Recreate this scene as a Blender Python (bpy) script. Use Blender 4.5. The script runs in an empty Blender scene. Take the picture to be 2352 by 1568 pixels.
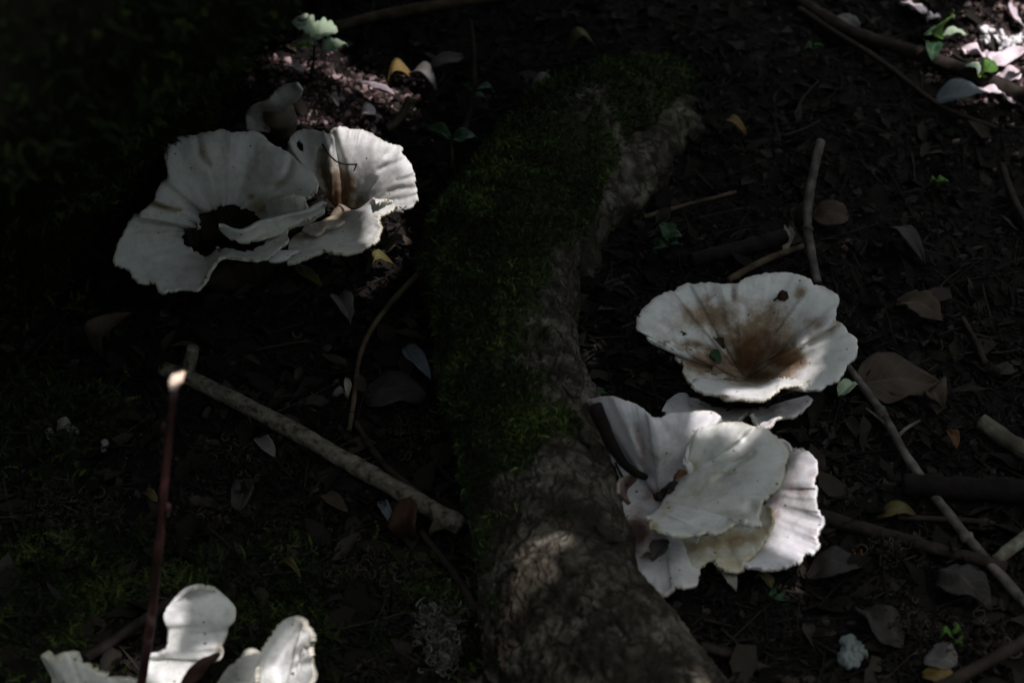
import bpy, math, random
import numpy as np
from mathutils import Vector

rng = np.random.default_rng(7)
random.seed(7)
S = bpy.context.scene
COL = S.collection

# ------------------------------------------------------------------ camera, sky, sun, exposure
PITCH = math.radians(38.0)
DIST = 1.40
FOC = 70.0
CAM = np.array([0.0, -DIST * math.cos(PITCH), DIST * math.sin(PITCH)])
FWD = np.array([0.0, math.cos(PITCH), -math.sin(PITCH)])
UPV = np.array([0.0, math.sin(PITCH), math.cos(PITCH)])
cam_d = bpy.data.cameras.new("camera")
cam = bpy.data.objects.new("camera", cam_d)
COL.objects.link(cam)
cam.location = CAM
cam.rotation_euler = (math.pi / 2 - PITCH, 0, 0)
cam_d.lens = FOC
cam_d.sensor_width = 36.0
cam_d.clip_start = 0.02
cam_d.clip_end = 200.0
cam_d.dof.use_dof = True
cam_d.dof.focus_distance = 1.35
cam_d.dof.aperture_fstop = 8.0
S.camera = cam

SUN = np.array([0.25, -0.20, 0.94])
SUN = SUN / np.linalg.norm(SUN)
W = bpy.data.worlds.new("World")
S.world = W
W.use_nodes = True
nt = W.node_tree
bg = nt.nodes["Background"]
sky = nt.nodes.new("ShaderNodeTexSky")
sky.sky_type = 'NISHITA'
sky.sun_disc = False
sky.sun_elevation = math.asin(SUN[2])
sky.sun_rotation = math.atan2(SUN[0], SUN[1])
sky.dust_density = 2.0
hs = nt.nodes.new("ShaderNodeHueSaturation")
hs.inputs['Saturation'].default_value = 0.48
nt.links.new(sky.outputs[0], hs.inputs['Color'])
nt.links.new(hs.outputs[0], bg.inputs[0])
bg.inputs[1].default_value = 0.15

sun_d = bpy.data.lights.new("sun", 'SUN')
sun_d.energy = 2.5
sun_d.angle = math.radians(0.42)
sun_d.color = (1.0, 0.91, 0.975)
sun_o = bpy.data.objects.new("sun", sun_d)
COL.objects.link(sun_o)
sun_o.rotation_euler = Vector(SUN).to_track_quat('Z', 'Y').to_euler()

S.view_settings.view_transform = 'Standard'
S.view_settings.look = 'None'
S.view_settings.exposure = 1.13
S.view_settings.gamma = 1.0
S.cycles.use_denoising = True
S.cycles.max_bounces = 6
S.cycles.diffuse_bounces = 3
S.cycles.glossy_bounces = 2
S.cycles.transmission_bounces = 3
S.cycles.sample_clamp_indirect = 4.0
S.render.film_transparent = False

# ------------------------------------------------------------------ measuring helpers (photo units: 2352 x 1568)
PW = 2352.0
K = 36.0 / FOC / PW


def proj(p):
    """world -> photo units"""
    p = np.asarray(p, float)
    d = p - CAM
    z = d @ FWD
    return np.stack([1176 + d[..., 0] / z / K, 784 - (d @ UPV) / z / K], -1)


def P(x, y, h):
    """the point of height h that is seen at photo position x, y"""
    x = np.asarray(x, float); y = np.asarray(y, float); h = np.asarray(h, float)
    dx = (x - 1176) * K
    dy = -(y - 784) * K
    d = FWD[None] + dy.reshape(-1, 1) * UPV[None]
    d = d.copy()
    d[:, 0] += dx.reshape(-1)
    t = (h.reshape(-1) - CAM[2]) / d[:, 2]
    return CAM[None] + d * t[:, None]


def _hash(ix, iy, iz, seed):
    h = (ix.astype(np.int64) * 374761393 + iy.astype(np.int64) * 668265263 + iz.astype(np.int64) * 2147483647 + seed * 974634777) & 0xffffffff
    h = ((h ^ (h >> 13)) * 1274126177) & 0xffffffff
    h = ((h ^ (h >> 16)) * 2246822519) & 0xffffffff
    return ((h ^ (h >> 15)) & 0xffffff) / float(0xffffff)


def vnoise(p, seed=0):
    p = np.asarray(p, float)
    i = np.floor(p).astype(np.int64)
    f = p - i
    f = f * f * (3 - 2 * f)
    r = 0
    for a in (0, 1):
        wa = f[:, 0] if a else 1 - f[:, 0]
        for b in (0, 1):
            wb = f[:, 1] if b else 1 - f[:, 1]
            for c in (0, 1):
                wc = f[:, 2] if c else 1 - f[:, 2]
                r = r + wa * wb * wc * _hash(i[:, 0] + a, i[:, 1] + b, i[:, 2] + c, seed)
    return r * 2 - 1


def fbm(p, seed=0, oct=4):
    r = 0; a = 0.5; p = np.asarray(p, float).copy()
    for o in range(oct):
        r = r + a * vnoise(p, seed + o)
        p = p * 2.03 + 11.7
        a *= 0.5
    return r


def voro(p, seed=0):
    """2D cells: returns distance to nearest, gap to the second nearest"""
    i = np.floor(p).astype(np.int64)
    d1 = np.full(len(p), 9.0); d2 = np.full(len(p), 9.0); cid = np.zeros(len(p))
    z = np.zeros(len(p), np.int64)
    for a in (-1, 0, 1):
        for b in (-1, 0, 1):
            cx = i[:, 0] + a; cy = i[:, 1] + b
            jx = cx + _hash(cx, cy, z, seed); jy = cy + _hash(cx, cy, z + 1, seed)
            d = np.hypot(p[:, 0] - jx, p[:, 1] - jy)
            near = d < d1
            d2 = np.where(near, d1, np.minimum(d2, d))
            cid = np.where(near, _hash(cx, cy, z + 2, seed), cid)
            d1 = np.where(near, d, d1)
    return d1, d2 - d1, cid


def smooth(a, b, x):
    t = np.clip((x - a) / (b - a), 0, 1)
    return t * t * (3 - 2 * t)


def gz(x, y):
    x = np.asarray(x, float).reshape(-1); y = np.asarray(y, float).reshape(-1)
    p = np.stack([x * 5, y * 5, np.zeros_like(x)], -1)
    fade = 1 / (1 + np.maximum(np.hypot(x, y) - 1.2, 0))
    return fbm(p, 3, 3) * 0.020 * fade


def G(x, y, off=0.0):
    """the point `off` above the ground seen at photo position x, y"""
    h = np.zeros(np.size(x))
    for _ in range(4):
        p = P(x, y, h + off)
        h = gz(p[:, 0], p[:, 1])
    return P(x, y, h + off)


def catmull(pts, n, closed=False):
    pts = np.asarray(pts, float)
    m = len(pts)
    if closed:
        q = np.concatenate([pts[-1:], pts, pts[:2]])
        segs = m
    else:
        q = np.concatenate([2 * pts[:1] - pts[1:2], pts, 2 * pts[-1:] - pts[-2:-1]])
        segs = m - 1
    out = []
    for s in range(segs):
        p0, p1, p2, p3 = q[s], q[s + 1], q[s + 2], q[s + 3]
        t = np.linspace(0, 1, 12, endpoint=False)[:, None]
        out.append(0.5 * (2 * p1 + (p2 - p0) * t + (2 * p0 - 5 * p1 + 4 * p2 - p3) * t ** 2 + (3 * p1 - p0 - 3 * p2 + p3) * t ** 3))
    d = np.concatenate(out + [q[segs + 1][None]])
    l = np.concatenate([[0], np.cumsum(np.linalg.norm(np.diff(d[:, :2], axis=0), axis=1) + 1e-9)])
    u = np.linspace(0, l[-1], n, endpoint=not closed)
    return np.stack([np.interp(u, l, d[:, k]) for k in range(d.shape[1])], -1)


# ------------------------------------------------------------------ object helpers
def mesh(name, V, F, mat=None, smooth_=True, attrs=None, uv=None):
    me = bpy.data.meshes.new(name)
    V = np.asarray(V, np.float32)
    me.vertices.add(len(V))
    me.vertices.foreach_set("co", V.ravel())
    F = [np.asarray(f, np.int32) for f in (F if isinstance(F, list) else [F]) if len(f)]
    nl = sum(f.size for f in F)
    npoly = sum(len(f) for f in F)
    me.loops.add(nl)
    me.loops.foreach_set("vertex_index", np.concatenate([f.ravel() for f in F]))
    me.polygons.add(npoly)
    tot = np.concatenate([np.full(len(f), f.shape[1], np.int32) for f in F])
    st = np.concatenate([[0], np.cumsum(tot)[:-1]]).astype(np.int32)
    me.polygons.foreach_set("loop_start", st)
    me.polygons.foreach_set("loop_total", tot)
    me.polygons.foreach_set("use_smooth", np.full(npoly, smooth_, bool))
    for k, a in (attrs or {}).items():
        at = me.attributes.new(k, 'FLOAT', 'POINT')
        at.data.foreach_set("value", np.asarray(a, np.float32))
    if uv is not None:
        l = me.uv_layers.new(name="UVMap")
        idx = np.concatenate([f.ravel() for f in F])
        l.data.foreach_set("uv", np.asarray(uv, np.float32)[idx].ravel())
    me.update(calc_edges=True)
    me.validate()
    if mat:
        me.materials.append(mat)
    return me


def obj(name, me, parent=None, **props):
    o = bpy.data.objects.new(name, me)
    COL.objects.link(o)
    if parent is not None:
        o.parent = parent
        o.matrix_parent_inverse.identity()
        o.location = tuple(-np.array(parent.location))
    for k, v in props.items():
        o[k] = v
    return o


def thing(name, label, cat, loc, group=None):
    o = bpy.data.objects.new(name, None)
    o.empty_display_size = 0.02
    COL.objects.link(o)
    o.location = tuple(float(c) for c in loc)
    o['label'] = label
    o['category'] = cat
    if group:
        o['group'] = group
    return o


def grid_faces(n, m, closed=False):
    """m rows of n verts, row-major"""
    i = np.arange(m - 1)[:, None]
    j = np.arange(n if closed else n - 1)[None]
    j2 = (j + 1) % n
    a = i * n + j; b = i * n + j2; c = (i + 1) * n + j2; d = (i + 1) * n + j
    return np.stack([a, b, c, d], -1).reshape(-1, 4)


def frames(pts):
    t = np.gradient(pts, axis=0)
    t /= np.linalg.norm(t, axis=1, keepdims=True) + 1e-12
    n = np.cross(t[0], [0, 0, 1.0])
    if np.linalg.norm(n) < 1e-3:
        n = np.array([1.0, 0, 0])
    N = []
    for k in range(len(pts)):
        n = n - t[k] * (n @ t[k])
        n = n / (np.linalg.norm(n) + 1e-12)
        N.append(n)
    N = np.array(N)
    return t, N, np.cross(t, N)


def tube(pts, rad, sides=10, rough=0.12, seed=0, caps=True):
    pts = np.asarray(pts, float)
    n = len(pts)
    rad = np.broadcast_to(np.asarray(rad, float), (n,))
    t, N, B = frames(pts)
    a = np.linspace(0, 2 * np.pi, sides, endpoint=False)
    off = np.cos(a)[None, :, None] * N[:, None] + np.sin(a)[None, :, None] * B[:, None]
    V = pts[:, None] + off * rad[:, None, None]
    sc = 1.0 / max(rad.mean(), 1e-4)
    k = fbm((V * sc * 0.8).reshape(-1, 3), seed, 3).reshape(n, sides)
    V = pts[:, None] + off * (rad[:, None] * (1 + rough * 2 * k))[:, :, None]
    V = V.reshape(-1, 3)
    F = [grid_faces(sides, n, True)]
    if caps:
        V = np.concatenate([V, pts[:1] - t[:1] * rad[0] * 0.15, pts[-1:] + t[-1:] * rad[-1] * 0.15])
        j = np.arange(sides); j2 = (j + 1) % sides
        F.append(np.stack([j2, j, np.full(sides, n * sides)], -1))
        F.append(np.stack([(n - 1) * sides + j, (n - 1) * sides + j2, np.full(sides, n * sides + 1)], -1))
    return V, F


def join(parts):
    V = []; F = {}; o = 0
    for v, f in parts:
        V.append(v)
        for q in (f if isinstance(f, list) else [f]):
            F.setdefault(q.shape[1], []).append(q + o)
        o += len(v)
    return np.concatenate(V), [np.concatenate(x) for x in F.values()]


def rots(n, tilt=math.pi, normal=None):
    """n random rotation matrices; z axis tilted up to `tilt` from up (or from normal)"""
    az = rng.uniform(0, 2 * np.pi, n)
    th = rng.uniform(0, 1, n) ** 0.7 * tilt
    z = np.stack([np.sin(th) * np.cos(az), np.sin(th) * np.sin(az), np.cos(th)], -1)
    if normal is not None:
        z = z * 1.0
        nn = normal / np.linalg.norm(normal, axis=1, keepdims=True)
        h = np.where(np.abs(nn[:, 2:3]) < 0.9, [[0, 0, 1.0]], [[1.0, 0, 0]])
        x = np.cross(h, nn); x /= np.linalg.norm(x, axis=1, keepdims=True)
        y = np.cross(nn, x)
        z = x * z[:, :1] + y * z[:, 1:2] + nn * z[:, 2:3]
    r = rng.normal(size=(n, 3))
    x = r - z * (r * z).sum(1, keepdims=True)
    x /= np.linalg.norm(x, axis=1, keepdims=True)
    y = np.cross(z, x)
    return np.stack([x, y, z], -1)


def batch(T, F, pos, R, sc):
    T = np.asarray(T, float)
    n = len(pos)
    sc = np.asarray(sc, float)
    if sc.ndim == 1:
        sc = np.repeat(sc[:, None], 3, 1)
    V = np.einsum('nij,nkj->nki', R, T[None] * sc[:, None, :]) + pos[:, None]
    o = (np.arange(n) * len(T))[:, None, None]
    Fs = [(f[None] + o).reshape(-1, f.shape[1]) for f in (F if isinstance(F, list) else [F])]
    return V.reshape(-1, 3), Fs, len(T)


# ------------------------------------------------------------------ materials
def new_mat(name):
    m = bpy.data.materials.new(name)
    m.use_nodes = True
    t = m.node_tree
    return m, t, t.nodes["Principled BSDF"]


def N_(t, typ, **kw):
    n = t.nodes.new(typ)
    for k, v in kw.items():
        setattr(n, k, v)
    return n


def ramp(t, stops):
    r = t.nodes.new("ShaderNodeValToRGB")
    e = r.color_ramp.elements
    while len(e) < len(stops):
        e.new(0.5)
    for el, (p, c) in zip(e, stops):
        el.position = p
        el.color = (*c, 1)
    return r


def noise(t, scale, detail=4, rough=0.55, coord=None):
    n = t.nodes.new("ShaderNodeTexNoise")
    n.inputs['Scale'].default_value = scale
    n.inputs['Detail'].default_value = detail
    n.inputs['Roughness'].default_value = rough
    if coord is None:
        coord = t.nodes.new("ShaderNodeTexCoord").outputs['Object']
    t.links.new(coord, n.inputs['Vector'])
    return n


def bump(t, b, src, strength=0.4, dist=0.002):
    n = t.nodes.new("ShaderNodeBump")
    n.inputs['Strength'].default_value = strength
    n.inputs['Distance'].default_value = dist
    t.links.new(src, n.inputs['Height'])
    t.links.new(n.outputs[0], b.inputs['Normal'])
    return n


def math_(t, op, a, b=None, c=None):
    n = t.nodes.new("ShaderNodeMath")
    n.operation = op
    for i, v in enumerate((a, b, c)):
        if v is None:
            continue
        if isinstance(v, (int, float)):
            n.inputs[i].default_value = v
        else:
            t.links.new(v, n.inputs[i])
    return n.outputs[0]


def simple_mat(name, stops, scale=60, rough=0.85, bscale=200, bstr=0.4, attr=None, spec=0.08, bdist=0.002, attr_w=0.7):
    """noise (mixed with a per-piece value) through a colour ramp, fine relief"""
    m, t, b = new_mat(name)
    n = noise(t, scale)
    src = n.outputs[0]
    if attr:
        a = N_(t, "ShaderNodeAttribute", attribute_name=attr)
        mx = math_(t, 'MULTIPLY', a.outputs['Fac'], attr_w)
        src = math_(t, 'MULTIPLY_ADD', src, 1 - attr_w, mx)
    r = ramp(t, stops)
    t.links.new(src, r.inputs[0])
    t.links.new(r.outputs[0], b.inputs['Base Color'])
    b.inputs['Roughness'].default_value = rough
    b.inputs['Specular IOR Level'].default_value = spec
    nb = noise(t, bscale, 5)
    bump(t, b, nb.outputs[0], bstr, bdist)
    return m


def mushroom_mat(name, white, tan, brown, rim=(0.55, 0.5, 0.33)):
    m, t, b = new_mat(name)
    st = N_(t, "ShaderNodeAttribute", attribute_name="stain_shade").outputs['Fac']
    rm = N_(t, "ShaderNodeAttribute", attribute_name="rim").outputs['Fac']
    ra = N_(t, "ShaderNodeAttribute", attribute_name="radial").outputs['Fac']
    rv = N_(t, "ShaderNodeAttribute", attribute_name="reach").outputs['Fac']
    n1 = noise(t, 120, 8, 0.72).outputs[0]
    n2 = noise(t, 18, 4, 0.55).outputs[0]
    v = math_(t, 'MULTIPLY_ADD', math_(t, 'SUBTRACT', n1, 0.5), math_(t, 'MULTIPLY_ADD', st, 1.5, 0.75), st)
    v = math_(t, 'MULTIPLY_ADD', math_(t, 'SUBTRACT', n2, 0.5), math_(t, 'MULTIPLY_ADD', st, 0.9, 0.55), v)
    v = math_(t, 'ADD', v, 0.11)
    r = ramp(t, [(0.0, white), (0.22, tuple(c * 0.94 for c in white)), (0.55, tan), (1.0, brown)])
    t.links.new(v, r.inputs[0])
    mx = N_(t, "ShaderNodeMix", data_type='RGBA')
    t.links.new(rm, mx.inputs['Factor'])
    t.links.new(r.outputs[0], mx.inputs[6])
    mx.inputs[7].default_value = (*rim, 1)
    n5 = noise(t, 55, 9, 0.75).outputs[0]
    dr = ramp(t, [(0.36, (0.70, 0.69, 0.66)), (0.47, (0.88, 0.88, 0.86)), (0.58, (1.0, 1.0, 1.0))])
    t.links.new(n5, dr.inputs[0])
    mq = N_(t, "ShaderNodeMix", data_type='RGBA', blend_type='MULTIPLY')
    mq.inputs['Factor'].default_value = 1.0
    t.links.new(mx.outputs[2], mq.inputs[6])
    t.links.new(dr.outputs[0], mq.inputs[7])
    mx = mq
    # soil specks
    vo = N_(t, "ShaderNodeTexVoronoi")
    vo.inputs['Scale'].default_value = 180
    t.links.new(t.nodes.new("ShaderNodeTexCoord").outputs['Object'], vo.inputs['Vector'])
    sep = N_(t, "ShaderNodeSeparateColor")
    t.links.new(vo.outputs['Color'], sep.inputs[0])
    size = math_(t, 'MULTIPLY', math_(t, 'MAXIMUM', math_(t, 'SUBTRACT', sep.outputs[0], 0.60), 0.0), 0.50)
    spk = math_(t, 'LESS_THAN', vo.outputs['Distance'], size)
    mx2 = N_(t, "ShaderNodeMix", data_type='RGBA')
    t.links.new(math_(t, 'MULTIPLY', spk, 0.85), mx2.inputs['Factor'])
    t.links.new(mx.outputs[2], mx2.inputs[6])
    mx2.inputs[7].default_value = (0.025, 0.02, 0.018, 1)
    t.links.new(mx2.outputs[2], b.inputs['Base Color'])
    b.inputs['Roughness'].default_value = 0.62
    b.inputs['Specular IOR Level'].default_value = 0.25
    # fine relief
    rad = N_(t, "ShaderNodeTexNoise", noise_dimensions='1D')
    t.links.new(ra, rad.inputs['W'])
    rad.inputs['Scale'].default_value = 1.0
    rad.inputs['Detail'].default_value = 3
    hgt = math_(t, 'MULTIPLY_ADD', math_(t, 'MULTIPLY', rad.outputs[0], math_(t, 'POWER', rv, 5.0)), 0.25, n1)
    bump(t, b, hgt, 0.35, 0.0016)
    tr = N_(t, "ShaderNodeBsdfTranslucent")
    tr.inputs[0].default_value = (0.85, 0.6, 0.38, 1)
    ms = N_(t, "ShaderNodeMixShader")
    ms.inputs[0].default_value = 0.12
    out = t.nodes["Material Output"]
    t.links.new(b.outputs[0], ms.inputs[1])
    t.links.new(tr.outputs[0], ms.inputs[2])
    t.links.new(ms.outputs[0], out.inputs[0])
    return m


def leaf_mat(name, c1, c2, rough=0.6, trans=0.2, vein=0.25):
    m, t, b = new_mat(name)
    n = noise(t, 55, 5, 0.6)
    r = ramp(t, [(0.3, c1), (0.7, c2)])
    t.links.new(n.outputs[0], r.inputs[0])
    uv = N_(t, "ShaderNodeUVMap")
    sx = N_(t, "ShaderNodeSeparateXYZ")
    t.links.new(uv.outputs[0], sx.inputs[0])
    av = math_(t, 'ABSOLUTE', math_(t, 'SUBTRACT', sx.outputs[1], 0.5))
    mid = math_(t, 'LESS_THAN', av, 0.025)
    ph = math_(t, 'MULTIPLY', math_(t, 'SUBTRACT', sx.outputs[0], math_(t, 'MULTIPLY', av, 0.6)), 50.0)
    side = math_(t, 'GREATER_THAN', math_(t, 'SINE', ph), 0.9)
    vv = math_(t, 'MULTIPLY', math_(t, 'MAXIMUM', mid, math_(t, 'MULTIPLY', side, 0.6)), vein)
    mx = N_(t, "ShaderNodeMix", data_type='RGBA')
    t.links.new(vv, mx.inputs['Factor'])
    t.links.new(r.outputs[0], mx.inputs[6])
    mx.inputs[7].default_value = (*[min(1, c * 1.8 + 0.02) for c in c2], 1)
    t.links.new(mx.outputs[2], b.inputs['Base Color'])
    b.inputs['Roughness'].default_value = rough
    b.inputs['Specular IOR Level'].default_value = 0.15
    bump(t, b, math_(t, 'ADD', math_(t, 'MULTIPLY', vv, -1.5), n.outputs[0]), 0.4, 0.001)
    if trans:
        tr = N_(t, "ShaderNodeBsdfTranslucent")
        t.links.new(mx.outputs[2], tr.inputs[0])
        ms = N_(t, "ShaderNodeMixShader")
        ms.inputs[0].default_value = trans
        t.links.new(b.outputs[0], ms.inputs[1])
        t.links.new(tr.outputs[0], ms.inputs[2])
        t.links.new(ms.outputs[0], t.nodes["Material Output"].inputs[0])
    return m


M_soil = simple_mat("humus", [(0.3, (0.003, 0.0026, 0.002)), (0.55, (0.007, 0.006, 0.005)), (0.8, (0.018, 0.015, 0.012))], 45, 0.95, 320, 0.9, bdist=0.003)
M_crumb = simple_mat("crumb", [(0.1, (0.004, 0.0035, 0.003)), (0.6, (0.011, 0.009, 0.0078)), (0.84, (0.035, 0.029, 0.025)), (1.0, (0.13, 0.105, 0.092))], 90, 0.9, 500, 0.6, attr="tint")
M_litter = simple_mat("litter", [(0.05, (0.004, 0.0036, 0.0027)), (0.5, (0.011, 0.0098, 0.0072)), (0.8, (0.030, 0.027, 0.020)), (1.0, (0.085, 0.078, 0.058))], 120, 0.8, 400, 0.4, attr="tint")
M_curl = simple_mat("curl", [(0.1, (0.008, 0.007, 0.005)), (0.6, (0.022, 0.019, 0.013)), (1.0, (0.075, 0.068, 0.05))], 90, 0.9, 400, 0.4, attr="tint")
M_palecurl = simple_mat("pale_curl", [(0.1, (0.02, 0.02, 0.016)), (0.6, (0.06, 0.06, 0.05)), (1.0, (0.16, 0.165, 0.14))], 90, 0.9, 400, 0.4, attr="tint")
M_moss = simple_mat("moss", [(0.1, (0.012, 0.010, 0.005)), (0.35, (0.014, 0.018, 0.005)), (0.6, (0.020, 0.036, 0.008)), (0.8, (0.050, 0.082, 0.018)), (1.0, (0.15, 0.20, 0.055))], 150, 0.7, 500, 0.1, attr="tint")
M_darkmoss = simple_mat("dark_moss", [(0.1, (0.006, 0.007, 0.0025)), (0.6, (0.020, 0.030, 0.008)), (0.9, (0.055, 0.080, 0.020)), (1.0, (0.06, 0.06, 0.03))], 150, 0.8, 500, 0.1, attr="tint")
M_trunk = simple_mat("trunk_bark", [(0.3, (0.006, 0.006, 0.003)), (0.7, (0.018, 0.017, 0.009))], 25, 0.95, 120, 0.8, bdist=0.004)
M_twig_pale = simple_mat("pale_twig", [(0.36, (0.03, 0.026, 0.018)), (0.45, (0.085, 0.077, 0.056)), (0.55, (0.11, 0.10, 0.074)), (0.68, (0.15, 0.14, 0.105))], 180, 0.85, 300, 0.9)
M_twig_grey = simple_mat("grey_twig", [(0.35, (0.035, 0.031, 0.026)), (0.5, (0.075, 0.068, 0.057)), (0.66, (0.115, 0.105, 0.09))], 80, 0.8, 300, 0.4)
M_twig_dark = simple_mat("dark_twig", [(0.3, (0.012, 0.010, 0.008)), (0.7, (0.034, 0.027, 0.021))], 80, 0.85, 300, 0.5)
M_twig_tan = simple_mat("tan_twig", [(0.35, (0.028, 0.022, 0.013)), (0.65, (0.075, 0.06, 0.037))], 80, 0.8, 300, 0.4)
M_twig_lichen = simple_mat("lichen_twig", [(0.35, (0.05, 0.045, 0.032)), (0.55, (0.09, 0.085, 0.06)), (0.7, (0.16, 0.2, 0.14))], 60, 0.9, 260, 0.6)
M_twig_red = simple_mat("red_twig", [(0.35, (0.012, 0.005, 0.004)), (0.5, (0.028, 0.010, 0.008)), (0.62, (0.055, 0.022, 0.018)), (0.72, (0.12, 0.075, 0.075))], 70, 0.45, 300, 0.3, spec=0.5)
M_cut = simple_mat("cut_wood", [(0.3, (0.74, 0.54, 0.38)), (0.7, (0.88, 0.74, 0.58))], 200, 0.7, 500, 0.5)
M_knob = simple_mat("knob", [(0.3, (0.06, 0.06, 0.05)), (0.7, (0.17, 0.17, 0.145))], 150, 0.9, 500, 0.5)
M_lichen = simple_mat("lichen", [(0.3, (0.06, 0.075, 0.068)), (0.7, (0.17, 0.20, 0.18))], 150, 0.95, 600, 0.6)
M_whitelichen = simple_mat("white_lichen", [(0.35, (0.05, 0.045, 0.04)), (0.5, (0.55, 0.55, 0.53)), (0.7, (0.78, 0.78, 0.76))], 130, 0.95, 600, 0.6)
M_cap = mushroom_mat("mushroom_white", (0.64, 0.665, 0.62), (0.27, 0.215, 0.145), (0.115, 0.062, 0.028))
M_cap_pink = mushroom_mat("mushroom_pinkish", (0.64, 0.65, 0.64), (0.36, 0.30, 0.27), (0.12, 0.07, 0.05))
M_cap_cream = mushroom_mat("mushroom_cream", (0.615, 0.64, 0.585), (0.40, 0.36, 0.22), (0.18, 0.10, 0.04), (0.46, 0.43, 0.27))
M_shadegill = simple_mat("shade_gill", [(0.3, (0.035, 0.03, 0.02)), (0.7, (0.075, 0.062, 0.042))], 40, 0.85, 300, 0.4)  # gill copy darkened for the shade under and inside the big fan
M_black_twig_shade = simple_mat("black_twig_and_shade", [(0.3, (0.004, 0.0035, 0.003)), (0.7, (0.013, 0.010, 0.008))], 80, 0.8, 300, 0.5)
M_gill = simple_mat("gill", [(0.3, (0.13, 0.105, 0.072)), (0.7, (0.26, 0.215, 0.155))], 40, 0.8, 300, 0.4)
M_canopy = leaf_mat("canopy_leaf", (0.035, 0.075, 0.02), (0.06, 0.11, 0.03), 0.5, 0.25)
L_green = leaf_mat("fresh_leaf", (0.06, 0.14, 0.025), (0.10, 0.21, 0.04), 0.5, 0.35, 0.3)
L_palegreen = leaf_mat("pale_green_leaf", (0.28, 0.38, 0.24), (0.42, 0.52, 0.36), 0.5, 0.3, 0.3)
L_lime = leaf_mat("lime_leaf", (0.22, 0.40, 0.02), (0.30, 0.50, 0.05), 0.5, 0.35, 0.3)
L_darkgreen = leaf_mat("dark_green_leaf", (0.012, 0.035, 0.014), (0.03, 0.065, 0.03), 0.45, 0.15, 0.3)
L_brown = leaf_mat("brown_leaf", (0.026, 0.02, 0.013), (0.056, 0.043, 0.028), 0.75, 0.1)
L_dark = leaf_mat("dark_leaf", (0.016, 0.014, 0.012), (0.036, 0.032, 0.027), 0.7, 0.05)
L_grey = leaf_mat("grey_leaf", (0.055, 0.053, 0.048), (0.11, 0.107, 0.095), 0.75, 0.1)
L_pale = leaf_mat("pale_leaf", (0.17, 0.155, 0.12), (0.28, 0.26, 0.21), 0.75, 0.15)
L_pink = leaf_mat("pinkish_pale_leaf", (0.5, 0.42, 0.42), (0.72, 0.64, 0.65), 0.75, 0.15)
L_yellow = leaf_mat("yellow_leaf", (0.10, 0.07, 0.02), (0.17, 0.12, 0.035), 0.6, 0.2)
L_olive = leaf_mat("olive_leaf", (0.04, 0.037, 0.012), (0.09, 0.08, 0.025), 0.65, 0.2)
L_orange = leaf_mat("orange_leaf", (0.05, 0.024, 0.010), (0.11, 0.05, 0.018), 0.6, 0.2)
L_rust = leaf_mat("rust_leaf", (0.014, 0.007, 0.004), (0.03, 0.013, 0.006), 0.7, 0.15)
L_bluegrey = leaf_mat("blue_grey_leaf", (0.045, 0.055, 0.06), (0.085, 0.10, 0.105), 0.7, 0.05)


def bark_mat():
    m, t, b = new_mat("mossy_bark")
    ck = N_(t, "ShaderNodeAttribute", attribute_name="crack").outputs['Fac']
    ms = N_(t, "ShaderNodeAttribute", attribute_name="mossy").outputs['Fac']
    n1 = noise(t, 60, 8, 0.7).outputs[0]
    n2 = noise(t, 17, 5, 0.65).outputs[0]
    tc_ = t.nodes.new("ShaderNodeTexCoord").outputs['Object']
    wn_ = noise(t, 38, 4, 0.6)
    wv = N_(t, "ShaderNodeVectorMath", operation='MULTIPLY_ADD')
    t.links.new(wn_.outputs['Color'], wv.inputs[0])
    wv.inputs[1].default_value = (0.035, 0.035, 0.035)
    t.links.new(tc_, wv.inputs[2])
    mp = N_(t, "ShaderNodeMapping")
    mp.inputs['Scale'].default_value = (1.0, 0.55, 1.0)
    t.links.new(wv.outputs[0], mp.inputs['Vector'])
    ve = N_(t, "ShaderNodeTexVoronoi", feature='DISTANCE_TO_EDGE')
    ve.inputs['Scale'].default_value = 70
    t.links.new(mp.outputs[0], ve.inputs['Vector'])
    mr = N_(t, "ShaderNodeMapRange", interpolation_type='SMOOTHSTEP')
    mr.inputs['From Min'].default_value = 0.01
    mr.inputs['From Max'].default_value = 0.11
    mr.inputs['To Min'].default_value = 0.12
    t.links.new(ve.outputs['Distance'], mr.inputs['Value'])
    ck = math_(t, 'MULTIPLY', ck, math_(t, 'MAXIMUM', mr.outputs[0], math_(t, 'MULTIPLY', math_(t, 'SUBTRACT', n2, 0.52), 5.0)))
    r = ramp(t, [(0.41, (0.014, 0.012, 0.008)), (0.50, (0.033, 0.029, 0.019)), (0.56, (0.070, 0.063, 0.045)), (0.66, (0.15, 0.142, 0.11))])
    t.links.new(math_(t, 'MULTIPLY_ADD', n2, 0.55, math_(t, 'MULTIPLY', n1, 0.5)), r.inputs[0])
    mx = N_(t, "ShaderNodeMix", data_type='RGBA')
    t.links.new(ck, mx.inputs['Factor'])
    mx.inputs[6].default_value = (0.016, 0.013, 0.009, 1)
    t.links.new(r.outputs[0], mx.inputs[7])
    mx2 = N_(t, "ShaderNodeMix", data_type='RGBA')
    t.links.new(math_(t, 'MULTIPLY', ms, 0.8), mx2.inputs['Factor'])
    t.links.new(mx.outputs[2], mx2.inputs[6])
    r2 = ramp(t, [(0.3, (0.014, 0.012, 0.006)), (0.7, (0.022, 0.032, 0.009))])
    t.links.new(n1, r2.inputs[0])
    t.links.new(r2.outputs[0], mx2.inputs[7])
    t.links.new(mx2.outputs[2], b.inputs['Base Color'])
    b.inputs['Roughness'].default_value = 0.9
    b.inputs['Specular IOR Level'].default_value = 0.1
    n3 = noise(t, 260, 6, 0.7).outputs[0]
    bump(t, b, math_(t, 'MULTIPLY_ADD', ck, 0.8, math_(t, 'MULTIPLY_ADD', n3, 0.5, n1)), 0.8, 0.003)
    return m


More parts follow.
